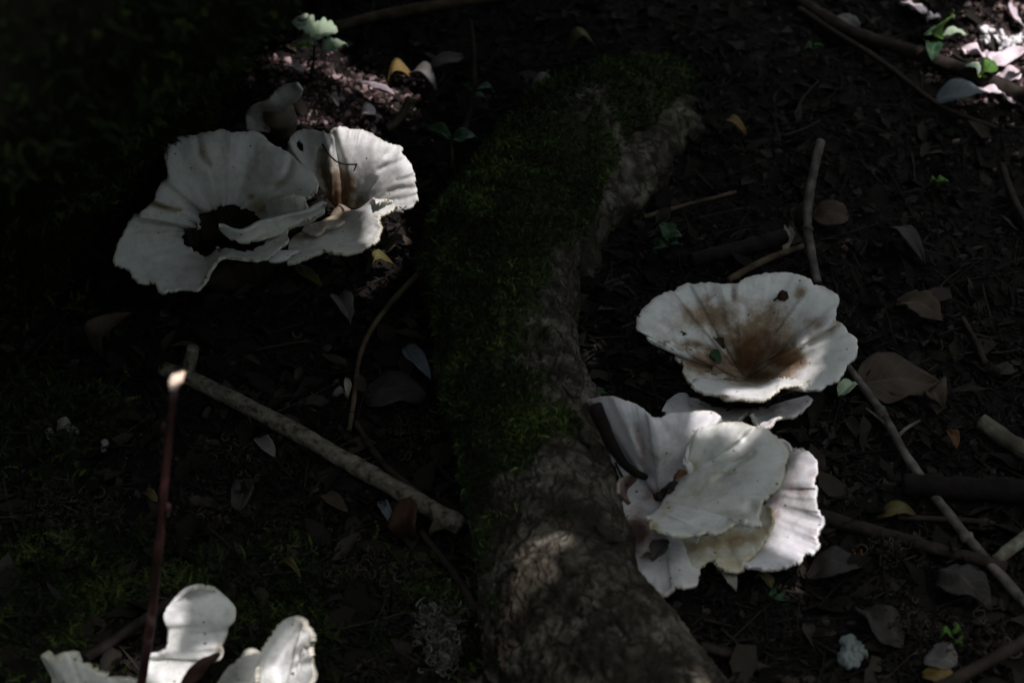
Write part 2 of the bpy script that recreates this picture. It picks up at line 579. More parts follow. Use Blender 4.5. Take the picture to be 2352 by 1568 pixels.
M_bark = bark_mat()

# ------------------------------------------------------------------ ground
def axis_pts(lo, hi, step, far):
    core = np.arange(lo, hi + 1e-6, step)
    out = []
    s = step; x = 0
    while x < far:
        s *= 1.35
        x += s
        out.append(x)
    out = np.array(out)
    return np.concatenate([lo - out[::-1], core, hi + out])


gx = axis_pts(-0.62, 0.62, 0.004, 60)
gy = axis_pts(-0.50, 0.80, 0.004, 60)
X, Y = np.meshgrid(gx, gy)
x = X.ravel(); y = Y.ravel()
near = smooth(1.6, 0.9, np.hypot(x, y))
z = gz(x, y) + near * (fbm(np.stack([x * 40, y * 40, 0 * x], -1), 21, 4) * 0.010 + fbm(np.stack([x * 130, y * 130, 0 * x], -1), 31, 2) * 0.004) - 0.003
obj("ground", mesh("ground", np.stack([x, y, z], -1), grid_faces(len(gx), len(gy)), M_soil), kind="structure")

# ------------------------------------------------------------------ mossy root
log_px = np.array([  # x, y, height of axis, half width in photo units
    [1530, 1790, 0.030, 240], [1400, 1568, 0.028, 222], [1322, 1430, 0.028, 198], [1272, 1290, 0.028, 180], [1242, 1140, 0.028, 168],
    [1222, 1000, 0.028, 166], [1185, 880, 0.027, 168], [1158, 760, 0.026, 174], [1148, 640, 0.026, 176], [1172, 520, 0.025, 160],
    [1230, 425, 0.022, 150], [1310, 340, 0.014, 150], [1400, 280, 0.002, 138], [1490, 250, -0.018, 118], [1580, 245, -0.042, 95], [1670, 265, -0.07, 75]], float)
c = catmull(log_px, 520)
axis = P(c[:, 0], c[:, 1], c[:, 2])
depth = (axis - CAM) @ FWD
rad = c[:, 3] * K * depth
sides = 220
t_, N0, B0 = frames(axis)
upv = np.array([0, 0, 1.0]) - t_ * t_[:, 2:3]
upv /= np.linalg.norm(upv, axis=1, keepdims=True)
rgt = np.cross(t_, upv)
ang = np.linspace(0, 2 * np.pi, sides, endpoint=False)
off = np.cos(ang)[None, :, None] * upv[:, None] + np.sin(ang)[None, :, None] * rgt[:, None]
base = axis[:, None] + off * rad[:, None, None]
fl = base.reshape(-1, 3)
L_ = np.concatenate([[0], np.cumsum(np.linalg.norm(np.diff(axis, axis=0), axis=1))])
uu = np.repeat(L_, sides)
aa = np.tile(ang, len(axis))
lump = fbm(fl * 14, 41, 3) * 0.014 + fbm(fl * 45, 42, 4) * 0.0042
w1 = fbm(fl * 60, 43, 3); w2 = fbm(fl * 60, 44, 3)
d1, gap, cid = voro(np.stack([uu * 30 + w1 * 1.5, aa * 5.0 + w2 * 1.5], -1), 5)
gate = smooth(-0.30, 0.05, fbm(fl * 22, 45, 3))
crack = np.maximum(smooth(0.0, 0.13, gap), 1 - gate)
d1b, gapb, cidb = voro(np.stack([uu * 75 + w2 * 1.6, aa * 13 + w1 * 1.6], -1), 6)
crack2 = smooth(0.0, 0.12, gapb) * 0.6 + 0.4
disp = lump - 0.0042 * (1 - crack) + 0.002 * (cid - 0.5) * gate - 0.0008 * (1 - crack2) + fbm(fl * 200, 46, 3) * 0.0018
LV = (base + off * disp.reshape(len(axis), sides)[:, :, None]).reshape(-1, 3)
lp = proj(LV)
sd = np.sin(aa)                       # side of the root; sign fixed below
if ((rgt[:, 0]).mean()) < 0:
    sd = -sd
# moss grows thick on the upper end and on the shaded flank, in patches further down
patch = fbm(fl * 17, 47, 4)
mossy = smooth(820, 560, lp[:, 1]) * 0.9 + smooth(1650, 850, lp[:, 1]) * smooth(0.25, -0.5, sd) * 0.9 + patch * 2.0 - 0.20
mossy = mossy - smooth(0.25, 0.75, sd) * smooth(500, 620, lp[:, 1]) * 0.75 - smooth(1150, 1350, lp[:, 1]) * 0.25
mossy = mossy + smooth(560, 420, lp[:, 1]) * 0.45 - smooth(0.5, 0.9, sd) * 0.30 + fbm(fl * 60, 48, 2) * 0.9
for (fx_, fy_, fr_) in ((1235, 1262, 75), (1205, 1330, 60), (1190, 1420, 50)):
    mossy = mossy - 1.1 * np.exp(-((lp[:, 0] - fx_) ** 2 + (lp[:, 1] - fy_) ** 2) / fr_ ** 2)
mossm = smooth(0.18, 0.5, mossy)
root = thing("fallen_branch", "thick moss covered branch lying across the forest floor between the mushrooms", "branch", axis[300] - [0, 0, 0.06])
obj("bark", mesh("bark", LV, grid_faces(sides, len(axis), True), M_bark, attrs=dict(crack=crack * crack2, mossy=mossm)), root)

# second limb tucked against the far side of the branch
lc = catmull(np.array([[1660, 250, -0.04, 60], [1540, 320, -0.012, 80], [1445, 405, 0.002, 82], [1382, 490, 0.004, 62], [1350, 590, 0.0, 40], [1335, 700, -0.01, 34], [1325, 800, -0.03, 26]], float), 160)
la = P(lc[:, 0], lc[:, 1], lc[:, 2])
v, f = tube(la, lc[:, 3] * K * ((la - CAM) @ FWD), 70, 0.0, 3)
cen = np.concatenate([np.repeat(la, 70, 0), la[:1], la[-1:]])
nn = v - cen
nn /= np.linalg.norm(nn, axis=1, keepdims=True) + 1e-9
v = v + nn * (fbm(v * 30, 51, 4) * 0.012 + fbm(v * 110, 52, 3) * 0.004)[:, None]
obj("limb", mesh("limb", v, f, M_bark, attrs=dict(crack=smooth(-0.3, 0.1, fbm(v * 90, 53, 3)), mossy=smooth(-0.1, 0.4, fbm(v * 25, 54, 3)) * 0.7)), root)


def moss_template():
    V = []; F3 = []; F4 = []
    n = 6
    s = np.linspace(0, 1, n)
    cx = 0.62 * s ** 2; cz = s - 0.40 * s ** 2
    w = 0.085 * (1 - s ** 2) + 0.015
    for k in range(n):
        V += [[cx[k], -w[k], cz[k]], [cx[k], w[k], cz[k]]]
    for k in range(n - 1):
        F4.append([2 * k, 2 * k + 1, 2 * k + 3, 2 * k + 2])
    for k in range(1, n):
        for sg in (-1, 1):
            b = len(V)
            l = 0.32 * (1 - 0.55 * s[k])
            V += [[cx[k], 0, cz[k] - 0.05], [cx[k] + 0.03, 0, cz[k] + 0.06], [cx[k] + 0.08 + 0.05 * sg, sg * l, cz[k] + 0.12]]
            F3.append([b, b + 1, b + 2])
    return np.array(V), [np.array(F4), np.array(F3)]


MT, MF = moss_template()


def moss(name, pos, nor, size, tint, mat, parent, tilt=1.1, kind="stuff"):
    R = rots(len(pos), tilt, nor)
    V, F, k = batch(MT, MF, pos - nor * 0.001, R, size)
    return obj(name, mesh(name, V, F, mat, attrs=dict(tint=np.repeat(tint, k))), parent, kind=kind)


def grid_normals(V, n, m):
    g = V.reshape(m, n, 3)
    du = np.roll(g, -1, 1) - np.roll(g, 1, 1)
    dv = np.gradient(g, axis=0)
    nr = np.cross(du, dv).reshape(-1, 3)
    return nr / (np.linalg.norm(nr, axis=1, keepdims=True) + 1e-12)


LN = off.reshape(-1, 3)
vis = (LV[:, 2] > -0.005) & (lp[:, 1] > 60) & (lp[:, 1] < 1650) & (np.einsum('ij,ij->i', LN, CAM - LV) > -0.35)
prob = np.where(vis, np.clip(mossy, 0, 1) ** 1.3 + 0.01, 0)
prob /= prob.sum()
idx = rng.choice(len(LV), 46000, p=prob)
pos = LV[idx] + rng.normal(size=(len(idx), 3)) * 0.0012
cl = fbm(pos * 40, 61, 2)
size = (0.0022 + 0.0028 * rng.random(len(idx))) * (0.75 + 0.5 * np.clip(mossy[idx], 0, 1)) * (1 + 0.5 * cl)
tint = np.clip(0.46 + 0.9 * cl + rng.normal(size=len(idx)) * 0.30, 0, 1)
moss("moss", pos, LN[idx] + [0.2, -.3, -.2], size, tint, M_moss, root, 1.75)
# a few loose bark scales standing off the branch
for (px, py, an) in ((1440, 1085, 0.3), (1395, 1230, 0.8), (1345, 1010, -0.4), (1310, 900, 0.5)):
    k = np.argmin(np.hypot(lp[:, 0] - px, lp[:, 1] - py) + np.where(np.einsum('ij,ij->i', LN, CAM - LV) > 0, 0, 1e5))
    q = np.array([[-1, -.6, 0], [-.2, -.9, .1], [.8, -.5, .25], [1.1, .2, .35], [.3, .8, .2], [-.8, .7, .05]]) * 0.008
    q = np.concatenate([q, q - [0, 0, 0.0016]])
    nrm = LN[k]; xx = np.cross(nrm, [0, 0.3, 1]); xx /= np.linalg.norm(xx); yy = np.cross(nrm, xx)
    x2 = xx * math.cos(an) + yy * math.sin(an); y2 = -xx * math.sin(an) + yy * math.cos(an)
    V = LV[k] + nrm * 0.001 + q[:, :1] * x2 + q[:, 1:2] * y2 + q[:, 2:] * nrm
    F = [np.array([[0, 1, 2, 3, 4, 5], [11, 10, 9, 8, 7, 6]]), np.array([[i, 6 + i, 6 + (i + 1) % 6, (i + 1) % 6] for i in range(6)])]
    obj("bark_scale", mesh("bark_scale", V, F, M_bark, False, attrs=dict(crack=np.full(12, .8), mossy=np.full(12, 0.2))), root)

# ------------------------------------------------------------------ tree: trunk, and unseen leaves shaped for the light
edge = np.array([[590, -120], [545, 20], [500, 120], [478, 215], [405, 330], [368, 450], [300, 540], [235, 640], [200, 720], [130, 800], [40, 880]], float)
hh = np.array([0.40, 0.31, 0.225, 0.145, 0.06, 0.01, -0.01, -0.02, -0.02, -0.02, -0.02])
rr = np.array([0.16, 0.16, 0.165, 0.17, 0.175, 0.18, 0.19, 0.20, 0.21, 0.22, 0.24])
E3 = P(edge[:, 0], edge[:, 1], hh)
tax = E3 - np.array([1.0, 0, 0]) * rr[:, None]
tax[:, 1] += 0.02
tax = tax[::-1]; tr = rr[::-1]
tax = np.concatenate([tax[:1] + [-0.02, -0.01, -0.12], tax, tax[-1:] + [[0.12, 0.10, 0.35], [0.20, 0.20, 0.80], [0.15, 0.40, 1.5], [.05, .6, 2.3]]])
tr = np.concatenate([[0.26], tr, [0.145, 0.14, 0.13, 0.11]])
tc = catmull(np.concatenate([tax[:, [0, 2, 1]], tr[:, None]], 1), 260)
ta = tc[:, [0, 2, 1]]
ts = 150
a = np.linspace(0, 2 * np.pi, ts, endpoint=False)
o3 = np.stack([np.cos(a), np.sin(a), 0 * a], -1)
TV = (ta[:, None] + o3[None] * tc[:, 3][:, None, None]).reshape(-1, 3)
tn = np.tile(o3, (len(ta), 1))
but = np.sin(np.tile(a, len(ta)) * 5 + 1.0) * 0.012
TV = TV + tn * (but + fbm(TV * np.array([8, 8, 3.5]), 71, 4) * 0.05 + fbm(TV * np.array([40, 40, 14]), 72, 4) * 0.016)[:, None]
tree = thing("tree", "huge dark tree trunk covered in moss, leaning beside the mushrooms", "tree", ta[8])
obj("trunk", mesh("trunk", TV, grid_faces(ts, len(ta), True), M_trunk), tree)
tp = proj(TV)
ok = (tp[:, 0] > -120) & (tp[:, 0] < 700) & (tp[:, 1] > -80) & (tp[:, 1] < 1000) & (np.einsum('ij,ij->i', tn, CAM - TV) > -0.3) & (TV[:, 2] > -0.02)
idx = rng.choice(np.nonzero(ok)[0], 11000)
pos = TV[idx] + rng.normal(size=(len(idx), 3)) * 0.003
cl = fbm(pos * 25, 73, 3)
moss("trunk_moss", pos, tn[idx] * [1, 1, 1] + [0, 0, -0.25], 0.005 + 0.006 * rng.random(len(idx)), np.clip(0.45 + cl + rng.normal(size=len(idx)) * 0.2, 0, 1), M_darkmoss, tree, 1.2)

# unseen canopy leaves, shaped to shade the scene; gaps placed for the sun flecks.
FLECKS = [  # x, y, rx, ry, height: where sun comes through in the photograph
    (925, 408, 50, 80, 0.072), (905, 455, 46, 36, 0.06), (777, 352, 10, 60, 0.07), (814, 325, 14, 36, 0.083), (855, 425, 22, 26, .055), (872, 515, 20, 46, 0.054),
    (775, 218, 100, 50, 0.008), (860, 255, 90, 50, 0.008), (680, 168, 74, 34, 0.008), (905, 205, 40, 24, 0.008), (780, 275, 90, 24, 0.008), (590, 170, 40, 26, 0.008), (500, 135, 16, 20, 0.0), (640, 150, 50, 20, .008),
    (725, 78, 92, 66, 0.05), (950, 190, 26, 16, 0.01),
    (2300, 92, 70, 40, 0.01), (2240, 150, 50, 36, 0.0), (2310, 190, 60, 40, 0.0), (2185, 62, 36, 40, 0.04), (2095, 18, 24, 18, 0.0), (2330, 30, 40, 30, 0.0), (2265, 220, 60, 16, 0),
    (2345, 140, 40, 30, 0.0), (2235, 50, 26, 26, 0.0),
    (1760, 893, 86, 17, 0.058), (1838, 858, 26, 22, 0.05), (1622, 962, 34, 24, 0.08), (1718, 980, 24, 9, 0.09),
    (1838, 1170, 38, 84, 0.042), (1862, 1240, 24, 46, 0.04),
    (388, 1430, 20, 56, 0.058), (418, 1375, 12, 16, 0.066), (470, 1522, 46, 28, 0.04), (430, 1556, 50, 24, 0.035), (505, 1490, 18, 18, .045),
    (690, 1480, 32, 40, 0.055), (660, 1530, 40, 40, 0.05), (590, 1530, 18, 26, 0.055), (705, 1545, 20, 36, .045),
    (404, 880, 32, 34, 0.262), (384, 985, 12, 24, .228), (382, 1190, 7, 7, .17),
    (1238, 1256, 38, 18, 0.076), (1205, 1318, 24, 16, 0.075), (1300, 1238, 16, 12, .078), (1262, 1318, 14, 10, .078), (1190, 1368, 12, 12, .07), (1175, 1455, 10, 14, .065), (1612, 1560, 14, 18, 0.075), (1180, 1420, 14, 26, .08),
]


def in_fleck(V):
    """V (N,k,3): does any of the k points of leaf N shade one of the flecks?"""
    bad = np.zeros(V.shape[:2], bool)
    byh = {}
    for f in FLECKS:
        byh.setdefault(f[4], []).append(f)
    for h, fs in byh.items():
        q = V - SUN * ((V[..., 2:3] - h) / SUN[2])
        p = proj(q)
        for (cx, cy, rx, ry, _) in fs:
            bad |= ((p[..., 0] - cx) / (rx + 3)) ** 2 + ((p[..., 1] - cy) / (ry + 3)) ** 2 < 1
    return bad.any(1)


CT = np.array([[0, 0, 0], [.3, -.5, .06], [.65, -.42, .04], [1, 0, -.12], [.65, .42, .04], [.3, .5, .06], [.3, 0, -.02], [.65, 0, -.03]], float)
CF = [np.array([[0, 1, 6], [0, 6, 5], [2, 3, 7], [7, 3, 4]]), np.array([[1, 2, 7, 6], [6, 7, 4, 5]])]
pos = []
corners = np.array([P(a_, b_, 0.03)[0] for a_, b_ in ((-300, -200), (2650, -200), (2650, 1850), (-300, 1850))])
for zc in (1.00, 1.06, 1.12, 1.18):
    cc = corners + SUN * ((zc - 0.03) / SUN[2])
    lo = cc.min(0); hi = cc.max(0)
    xs, ys = np.meshgrid(np.arange(lo[0], hi[0], 0.027), np.arange(lo[1], hi[1], 0.027))
    q = np.stack([xs.ravel(), ys.ravel(), np.full(xs.size, zc)], -1)
    q += rng.normal(size=q.shape) * [0.012, 0.012, 0.03]
    g = q - SUN * ((q[:, 2:3] - 0.03) / SUN[2])
    pp = proj(g)
    keep = (pp[:, 0] > -260) & (pp[:, 0] < 2610) & (pp[:, 1] > -160) & (pp[:, 1] < 1800)
    pos.append(q[keep])
dense = len(np.concatenate(pos))
# thinner foliage farther out, thickest on the trunk's side
n_far = 26000
q = np.stack([rng.uniform(-3.2, 3.0, n_far), rng.uniform(-2.6, 3.4, n_far), rng.uniform(1.3, 2.3, n_far)], -1)
dens = np.where((q[:, 0] < -0.35) & (q[:, 1] > -0.45), 1.0, np.where((q[:, 1] < -0.5) & (np.abs(q[:, 0]) < 1.3), 0.02, np.where(q[:, 0] > .45, .02, 0.25)))
g = proj(q - SUN * ((q[:, 2:3] - 0.03) / SUN[2]))
over = (g[:, 0] > -500) & (g[:, 0] < 2850) & (g[:, 1] > -400) & (g[:, 1] < 2100)
q = q[(rng.random(n_far) < dens) & ~over]
pos.append(q)
# unseen undergrowth added all round to block low side light
an_ = rng.uniform(0, 2 * np.pi, 15000); rd_ = rng.uniform(2.3, 3.3, 15000)
pos.append(np.stack([rd_ * np.cos(an_), rd_ * np.sin(an_), rng.uniform(0.0, 1.25, 15000)], -1))
an_ = np.radians(rng.uniform(190, 420, 20000)); rd_ = rng.uniform(2.2, 3.0, 20000)
pos.append(np.stack([rd_ * np.cos(an_), rd_ * np.sin(an_), rng.uniform(0.0, 2.0, 20000)], -1))
q = np.stack([rng.uniform(-2.4, -0.95, 5000), rng.uniform(-1.2, 2.0, 5000), rng.uniform(0.05, 1.4, 5000)], -1)
pos.append(q)
pos = np.concatenate(pos)
big = np.concatenate([np.full(dense, 1.0), np.full(len(pos) - dense, 1.9)])
R = rots(len(pos), 0.75)
sc = (0.042 + 0.018 * rng.random(len(pos))) * big
V, F, k = batch(CT, CF, pos, R, np.stack([sc, sc * 0.72, sc], -1))
Vk = V.reshape(len(pos), k, 3)
gu, gv = np.meshgrid(np.linspace(0, 1, 12), np.linspace(-.5, .5, 9), indexing='ij')
okp = np.abs(gv) <= .52 * np.minimum(1, np.minimum(gu, 1 - gu) / .3)
ST_ = np.stack([gu[okp], gv[okp], 0 * gu[okp]], -1)
keep = np.ones(len(pos), bool)
for a_ in range(0, dense, 3000):
    b_ = min(a_ + 3000, dense)
    sc3 = np.stack([sc, sc * 0.72, sc], -1)[a_:b_]
    sm = np.einsum('nij,nkj->nki', R[a_:b_], ST_[None] * sc3[:, None, :]) + pos[a_:b_, None]
    keep[a_:b_] = ~in_fleck(sm)
Vk = Vk[keep]
# unseen low spray added to darken the big fan; small leaves seal round flecks
q1 = np.stack([rng.uniform(-.75, .16, 5200), rng.uniform(-.30, .85, 5200), rng.random(5200)], -1)
top_ = CAM[2] - (q1[:, 1] - CAM[1]) * 0.515        # always above what the camera sees
q1[:, 2] = np.maximum(top_ + .05, .26) + .36 * q1[:, 2]
cen = np.array([P([f_[0]], [f_[1]], np.array([f_[4]]))[0] for f_ in FLECKS])
q2 = []
for c_, f_ in zip(cen, FLECKS):
    m_ = 420
    ex = (f_[2] + 170) * .00034; ey = (f_[3] + 170) * .00050
    zc = rng.uniform(.98, 1.2, m_)
    q2.append(c_ + SUN * ((zc - f_[4]) / SUN[2])[:, None] + np.stack([rng.uniform(-ex, ex, m_), rng.uniform(-ey, ey, m_), 0 * zc], -1))
q2 = np.concatenate(q2)
q_ = np.concatenate([q1, q2])
s_ = np.concatenate([.034 + .012 * rng.random(len(q1)), .018 + .008 * rng.random(len(q2))])
R2 = rots(len(q_), 0.6)
s3 = np.stack([s_, s_ * .72, s_], -1)
kp = np.ones(len(q_), bool)
for a_ in range(0, len(q_), 3000):
    sm = np.einsum('nij,nkj->nki', R2[a_:a_ + 3000], ST_[None] * s3[a_:a_ + 3000, None, :]) + q_[a_:a_ + 3000, None]
    kp[a_:a_ + 3000] = ~in_fleck(sm)
V2, _, _ = batch(CT, CF, q_, R2, s3)
Vk = np.concatenate([Vk, V2.reshape(len(q_), k, 3)[kp]])
nL = len(Vk)
o_ = (np.arange(nL) * k)[:, None, None]
uvt = np.stack([CT[:, 0], CT[:, 1] + 0.5], -1)
obj("shade_leaves", mesh("shade_leaves", Vk.reshape(-1, 3), [(f[None] + o_).reshape(-1, f.shape[1]) for f in CF], M_canopy, uv=np.tile(uvt, (nL, 1))), tree, kind="stuff")
# limbs that carry the canopy leaves
for k_, (dx, dy, dz) in enumerate(((1.3, -0.9, 0.35), (0.9, 0.3, 0.4), (-1.4, -0.6, 0.4), (0.2, 1.4, 0.2), (-1.2, 1.0, 0.5))):
    s = np.linspace(0, 1, 14)[:, None]
    st = np.array([ta[-40][0], ta[-40][1], 1.62]) if k_ > 0 else np.array([ta[-60][0], ta[-60][1], 1.5])
    pth = st + np.array([dx, dy, dz]) * s + np.array([0, 0, 0.25]) * np.sin(s * np.pi)
    v, f = tube(pth, 0.035 * (1 - 0.8 * s[:, 0]), 10, 0.1, k_)
    obj("limb", mesh("limb", v, f, M_trunk), tree)

# ------------------------------------------------------------------ mushrooms
CROPS = {  # x0, y0, scale into photo units
    'D': (0, 0, 1), 'A': (400 / 1.74150, 470 / 1.74150, 1320 / 2352 / 1.74150),
    'C': (2330 / 1.74150, 1060 / 1.74150, 1150 / 2352 / 1.74150),
    'E': (130 / 1.74150, 2300 / 1.74150, 1200 / 2352 / 1.74150),
    'F': (2330 / 1.74150, 1540 / 1.74150, 1000 / 1823 / 1.74150)}


def cv(pts, crop):
    x0, y0, s = CROPS[crop]
    return np.array([[x0 + p[0] * s, y0 + p[1] * s, p[2]] for p in pts], float)


def H(pts, *hs):
    """give heights to a traced outline: hs = (index fraction, height) pairs"""
    f = np.linspace(0, 1, len(pts))
    h = np.interp(f, [a for a, b in hs], [b for a, b in hs])
    return [(p[0], p[1], hh_) for p, hh_ in zip(pts, h)]


_cap_seed = [100]


def sheet(name, outer, inner, crop, parent, mat, closed=False, n=260, m=34, pw=1.6, rimj=2.6, wr=0.0022, wf=0.02, stain_shade=None, rim_w=0.06,
          holes=(), creases=(), thick=0.0024, lip=0.0, rimc=0.5, ring=None):
    """one mushroom lobe: a curved sheet between an inner (throat) and an outer (rim) line, given thickness"""
    _cap_seed[0] += 1
    sd_ = _cap_seed[0]
    O = catmull(cv(outer, crop), n, closed)
    I = cv(inner, crop)
    if len(I) == 1:
        I = np.repeat(I, n, 0)
    elif closed:
        # match the two loops by direction seen from the middle of the hole
        Ic = catmull(I, 400, True)
        ctr = Ic[:, :2].mean(0)
        ia = np.unwrap(np.arctan2(Ic[:, 1] - ctr[1], Ic[:, 0] - ctr[0]))
        oa = np.unwrap(np.arctan2(O[:, 1] - ctr[1], O[:, 0] - ctr[0]))
        if ia[-1] < ia[0]:
            Ic = Ic[::-1]; ia = ia[::-1]
        ia0 = ia[0]
        I = np.stack([np.interp((oa - ia0) % (2 * np.pi) + ia0, ia, Ic[:, k]) for k in range(3)], -1)
    else:
        I = catmull(I, n)
    arc = np.concatenate([[0], np.cumsum(np.linalg.norm(np.diff(O[:, :2], axis=0), axis=1))])
    ij = np.zeros((n, 2))
    if closed and len(inner) > 1:      # torn inner edge
        ia_ = np.concatenate([[0], np.cumsum(np.linalg.norm(np.diff(I[:, :2], axis=0), axis=1))])
        ij = (I[:, :2] - I[:, :2].mean(0)) * (0.11 * fbm(np.stack([ia_ * .11, 0 * ia_, 0 * ia_ + sd_], -1), sd_ + 7, 4))[:, None]
    q = np.stack([arc * 0.09, 0 * arc, 0 * arc + sd_], -1)
    q2 = np.stack([arc * 0.35, 0 * arc, 0 * arc + sd_], -1)
    tan = np.gradient(O[:, :2], axis=0)
    nrm = np.stack([tan[:, 1], -tan[:, 0]], -1) / (np.linalg.norm(tan, axis=1, keepdims=True) + 1e-9)
    w_end = np.ones(n) if closed else smooth(0, 0.02, np.linspace(0, 1, n)) * smooth(1, 0.98, np.linspace(0, 1, n))
    jit = nrm * ((fbm(q, sd_, 3) * rimj * 1.2 + fbm(q2, sd_ + 1, 2) * rimj * 0.8) * w_end)[:, None]
    s = np.linspace(0, 1, m)[:, None]
    px = I[None, :, 0] + (O[None, :, 0] - I[None, :, 0]) * s + jit[None, :, 0] * s ** 10 + ij[None, :, 0] * (1 - s) ** 6
    py = I[None, :, 1] + (O[None, :, 1] - I[None, :, 1]) * s + jit[None, :, 1] * s ** 10 + ij[None, :, 1] * (1 - s) ** 6
    hp = 1 - (1 - s) ** pw
    h = I[None, :, 2] + (O[None, :, 2] - I[None, :, 2]) * hp
    A1 = np.broadcast_to(arc[None] * wf, (m, n))
    wn = fbm(np.stack([A1, s * 1.2 + 0 * A1, 0 * A1 + sd_], -1).reshape(-1, 3), sd_ + 2, 3).reshape(m, n)
    wn2 = fbm(np.stack([A1 * 4.5, s * 1.0 + 0 * A1, 0 * A1 + sd_], -1).reshape(-1, 3), sd_ + 3, 2).reshape(m, n)
    env = s ** 3.0 * 0.42
    h = h + wr * 2.2 * wn * env + wr * 0.5 * wn2 * s ** 9 + lip * s ** 8
    pxy = np.stack([px, py], -1).reshape(-1, 2)
    h = h + 0.0012 * fbm(np.stack([px * 0.03, py * 0.03, 0 * px + sd_], -1).reshape(-1, 3), sd_ + 4, 3).reshape(m, n) * (1 - s ** 6)
    cst = np.zeros(m * n)
    for (line, depth_, width, col) in creases:
        l = catmull(cv([(p[0], p[1], 0) for p in line], crop), 60)[:, :2]
        d = np.min(np.hypot(pxy[:, None, 0] - l[None, :, 0], pxy[:, None, 1] - l[None, :, 1]), 1)
        g = np.exp(-(d / width) ** 2)
        h = h - (depth_ * g).reshape(m, n)
        cst = np.maximum(cst, col * g)
    V = P(px.ravel(), py.ravel(), h.ravel())
    F = grid_faces(n, m, closed)
    if holes:
        fc = pxy[F].mean(1)
        kill = np.zeros(len(F), bool)
        for poly in holes:
            pl = catmull(cv([(p[0], p[1], 0) for p in poly], crop), 60, True)[:, :2]
            a_ = pl; b_ = np.roll(pl, -1, 0)
            cr = ((a_[None, :, 1] > fc[:, None, 1]) != (b_[None, :, 1] > fc[:, None, 1])) & \
                 (fc[:, None, 0] < (b_[None, :, 0] - a_[None, :, 0]) * (fc[:, None, 1] - a_[None, :, 1]) / (b_[None, :, 1] - a_[None, :, 1] + 1e-9) + a_[None, :, 0])
            kill |= cr.sum(1) % 2 == 1
        F = F[~kill]
    ss = np.broadcast_to(s, (m, n)).ravel()
    stv = np.zeros(m * n) if stain_shade is None else stain_shade(ss, pxy)
    stv = np.clip(np.maximum(stv, cst), 0, 1)
    rimv = smooth(1 - rim_w, 1.0, ss) * rimc
    radial = np.broadcast_to(arc[None] * 0.12, (m, n)).ravel()
    me = mesh(name, V, F, mat, attrs=dict(stain_shade=stv, rim=rimv, radial=radial, reach=ss))
    # the sheet's thickness hangs below it
    nz = np.zeros(3); me.polygons[len(F) // 2].normal
    up = sum(p.normal.z * p.area for p in me.polygons)
    if up < 0:
        me.flip_normals()
    o = obj(name, me, parent)
    sol = o.modifiers.new("thickness", 'SOLIDIFY')
    sol.thickness = thick
    sol.offset = -1
    sol.use_rim = True
    if ring is not None:
        ring.append(V.reshape(m, n, 3))
    return o


def stem(parent, ring, s, base_px, r0, seed, mat=None, closed=True, ribs=70, drop=0.006):
    """gilled funnel under a cap, narrowing into the foot in the soil"""
    m, n, _ = ring.shape
    b = G([base_px[0]], [base_px[1]])[0]
    if not closed:
        top = ring[int(0.1 * (m - 1)), n // 4: 3 * n // 4].mean(0) - [0, 0, 0.006]
        foot_ = np.array([b[0], b[1], b[2] - .01])
        w_ = catmull(np.array([top, top * .6 + foot_ * .4 - [0, 0, .004], foot_]), 16)
        w_[:, 2] = np.linspace(top[2], foot_[2], 16)
        v_, f_ = tube(w_, np.linspace(.006, r0 * .8, 16), 24, .15, seed)
        return obj("stem", mesh("stem", v_, f_, mat or M_gill), parent)
    # follow the underside of the cap inwards, then drop to the foot
    gn = np.cross(np.roll(ring, -1, 1) - np.roll(ring, 1, 1), np.gradient(ring, axis=0))
    gn /= np.linalg.norm(gn, axis=2, keepdims=True) + 1e-12
    if gn[..., 2].mean() < 0:
        gn = -gn
    rows = [(ring - gn * .0065)[int(round(q * (m - 1)))] - [0, 0, .001 + .003 * (s - q) / s] for q in np.linspace(s, .10, 10)]
    last = rows[-1]
    ctr = last.mean(0)
    an = np.arctan2(last[:, 1] - ctr[1], last[:, 0] - ctr[0])
    foot = np.stack([b[0] + r0 * np.cos(an), b[1] + r0 * np.sin(an), np.full(len(last), b[2] - 0.012)], -1)
    rows += [last * (1 - u) + foot * u - [0, 0, .003 * math.sin(u * math.pi)] for u in np.linspace(.12, 1, 8)]
    k = len(rows)
    V = np.array(rows)
    row = last
    V[:10, :, 2] -= np.abs(0.0012 * np.sin(an * ribs))[None]
    V = V.reshape(-1, 3)
    V = V + fbm(V * 90, seed, 3)[:, None] * 0.0012 * np.array([1, 1, 0.3])
    return obj("stem", mesh("stem", V, grid_faces(len(row), k, True), mat or M_gill), parent)


def blob_stain_shade(spots, crop):
    """brown stains, and shade painted the same way, each with its own shape: (x, y, rx, ry, strength)"""
    x0, y0, sc_ = CROPS[crop]

    def f(ss, pxy):
        v = np.zeros(len(ss))
        for (cx, cy, rx, ry, st) in spots:
            d = ((pxy[:, 0] - x0 - cx * sc_) / (rx * sc_)) ** 2 + ((pxy[:, 1] - y0 - cy * sc_) / (ry * sc_)) ** 2
            v = np.maximum(v, st * np.exp(-d))
        return v
    return f


MG = "white mushrooms growing on the forest floor"

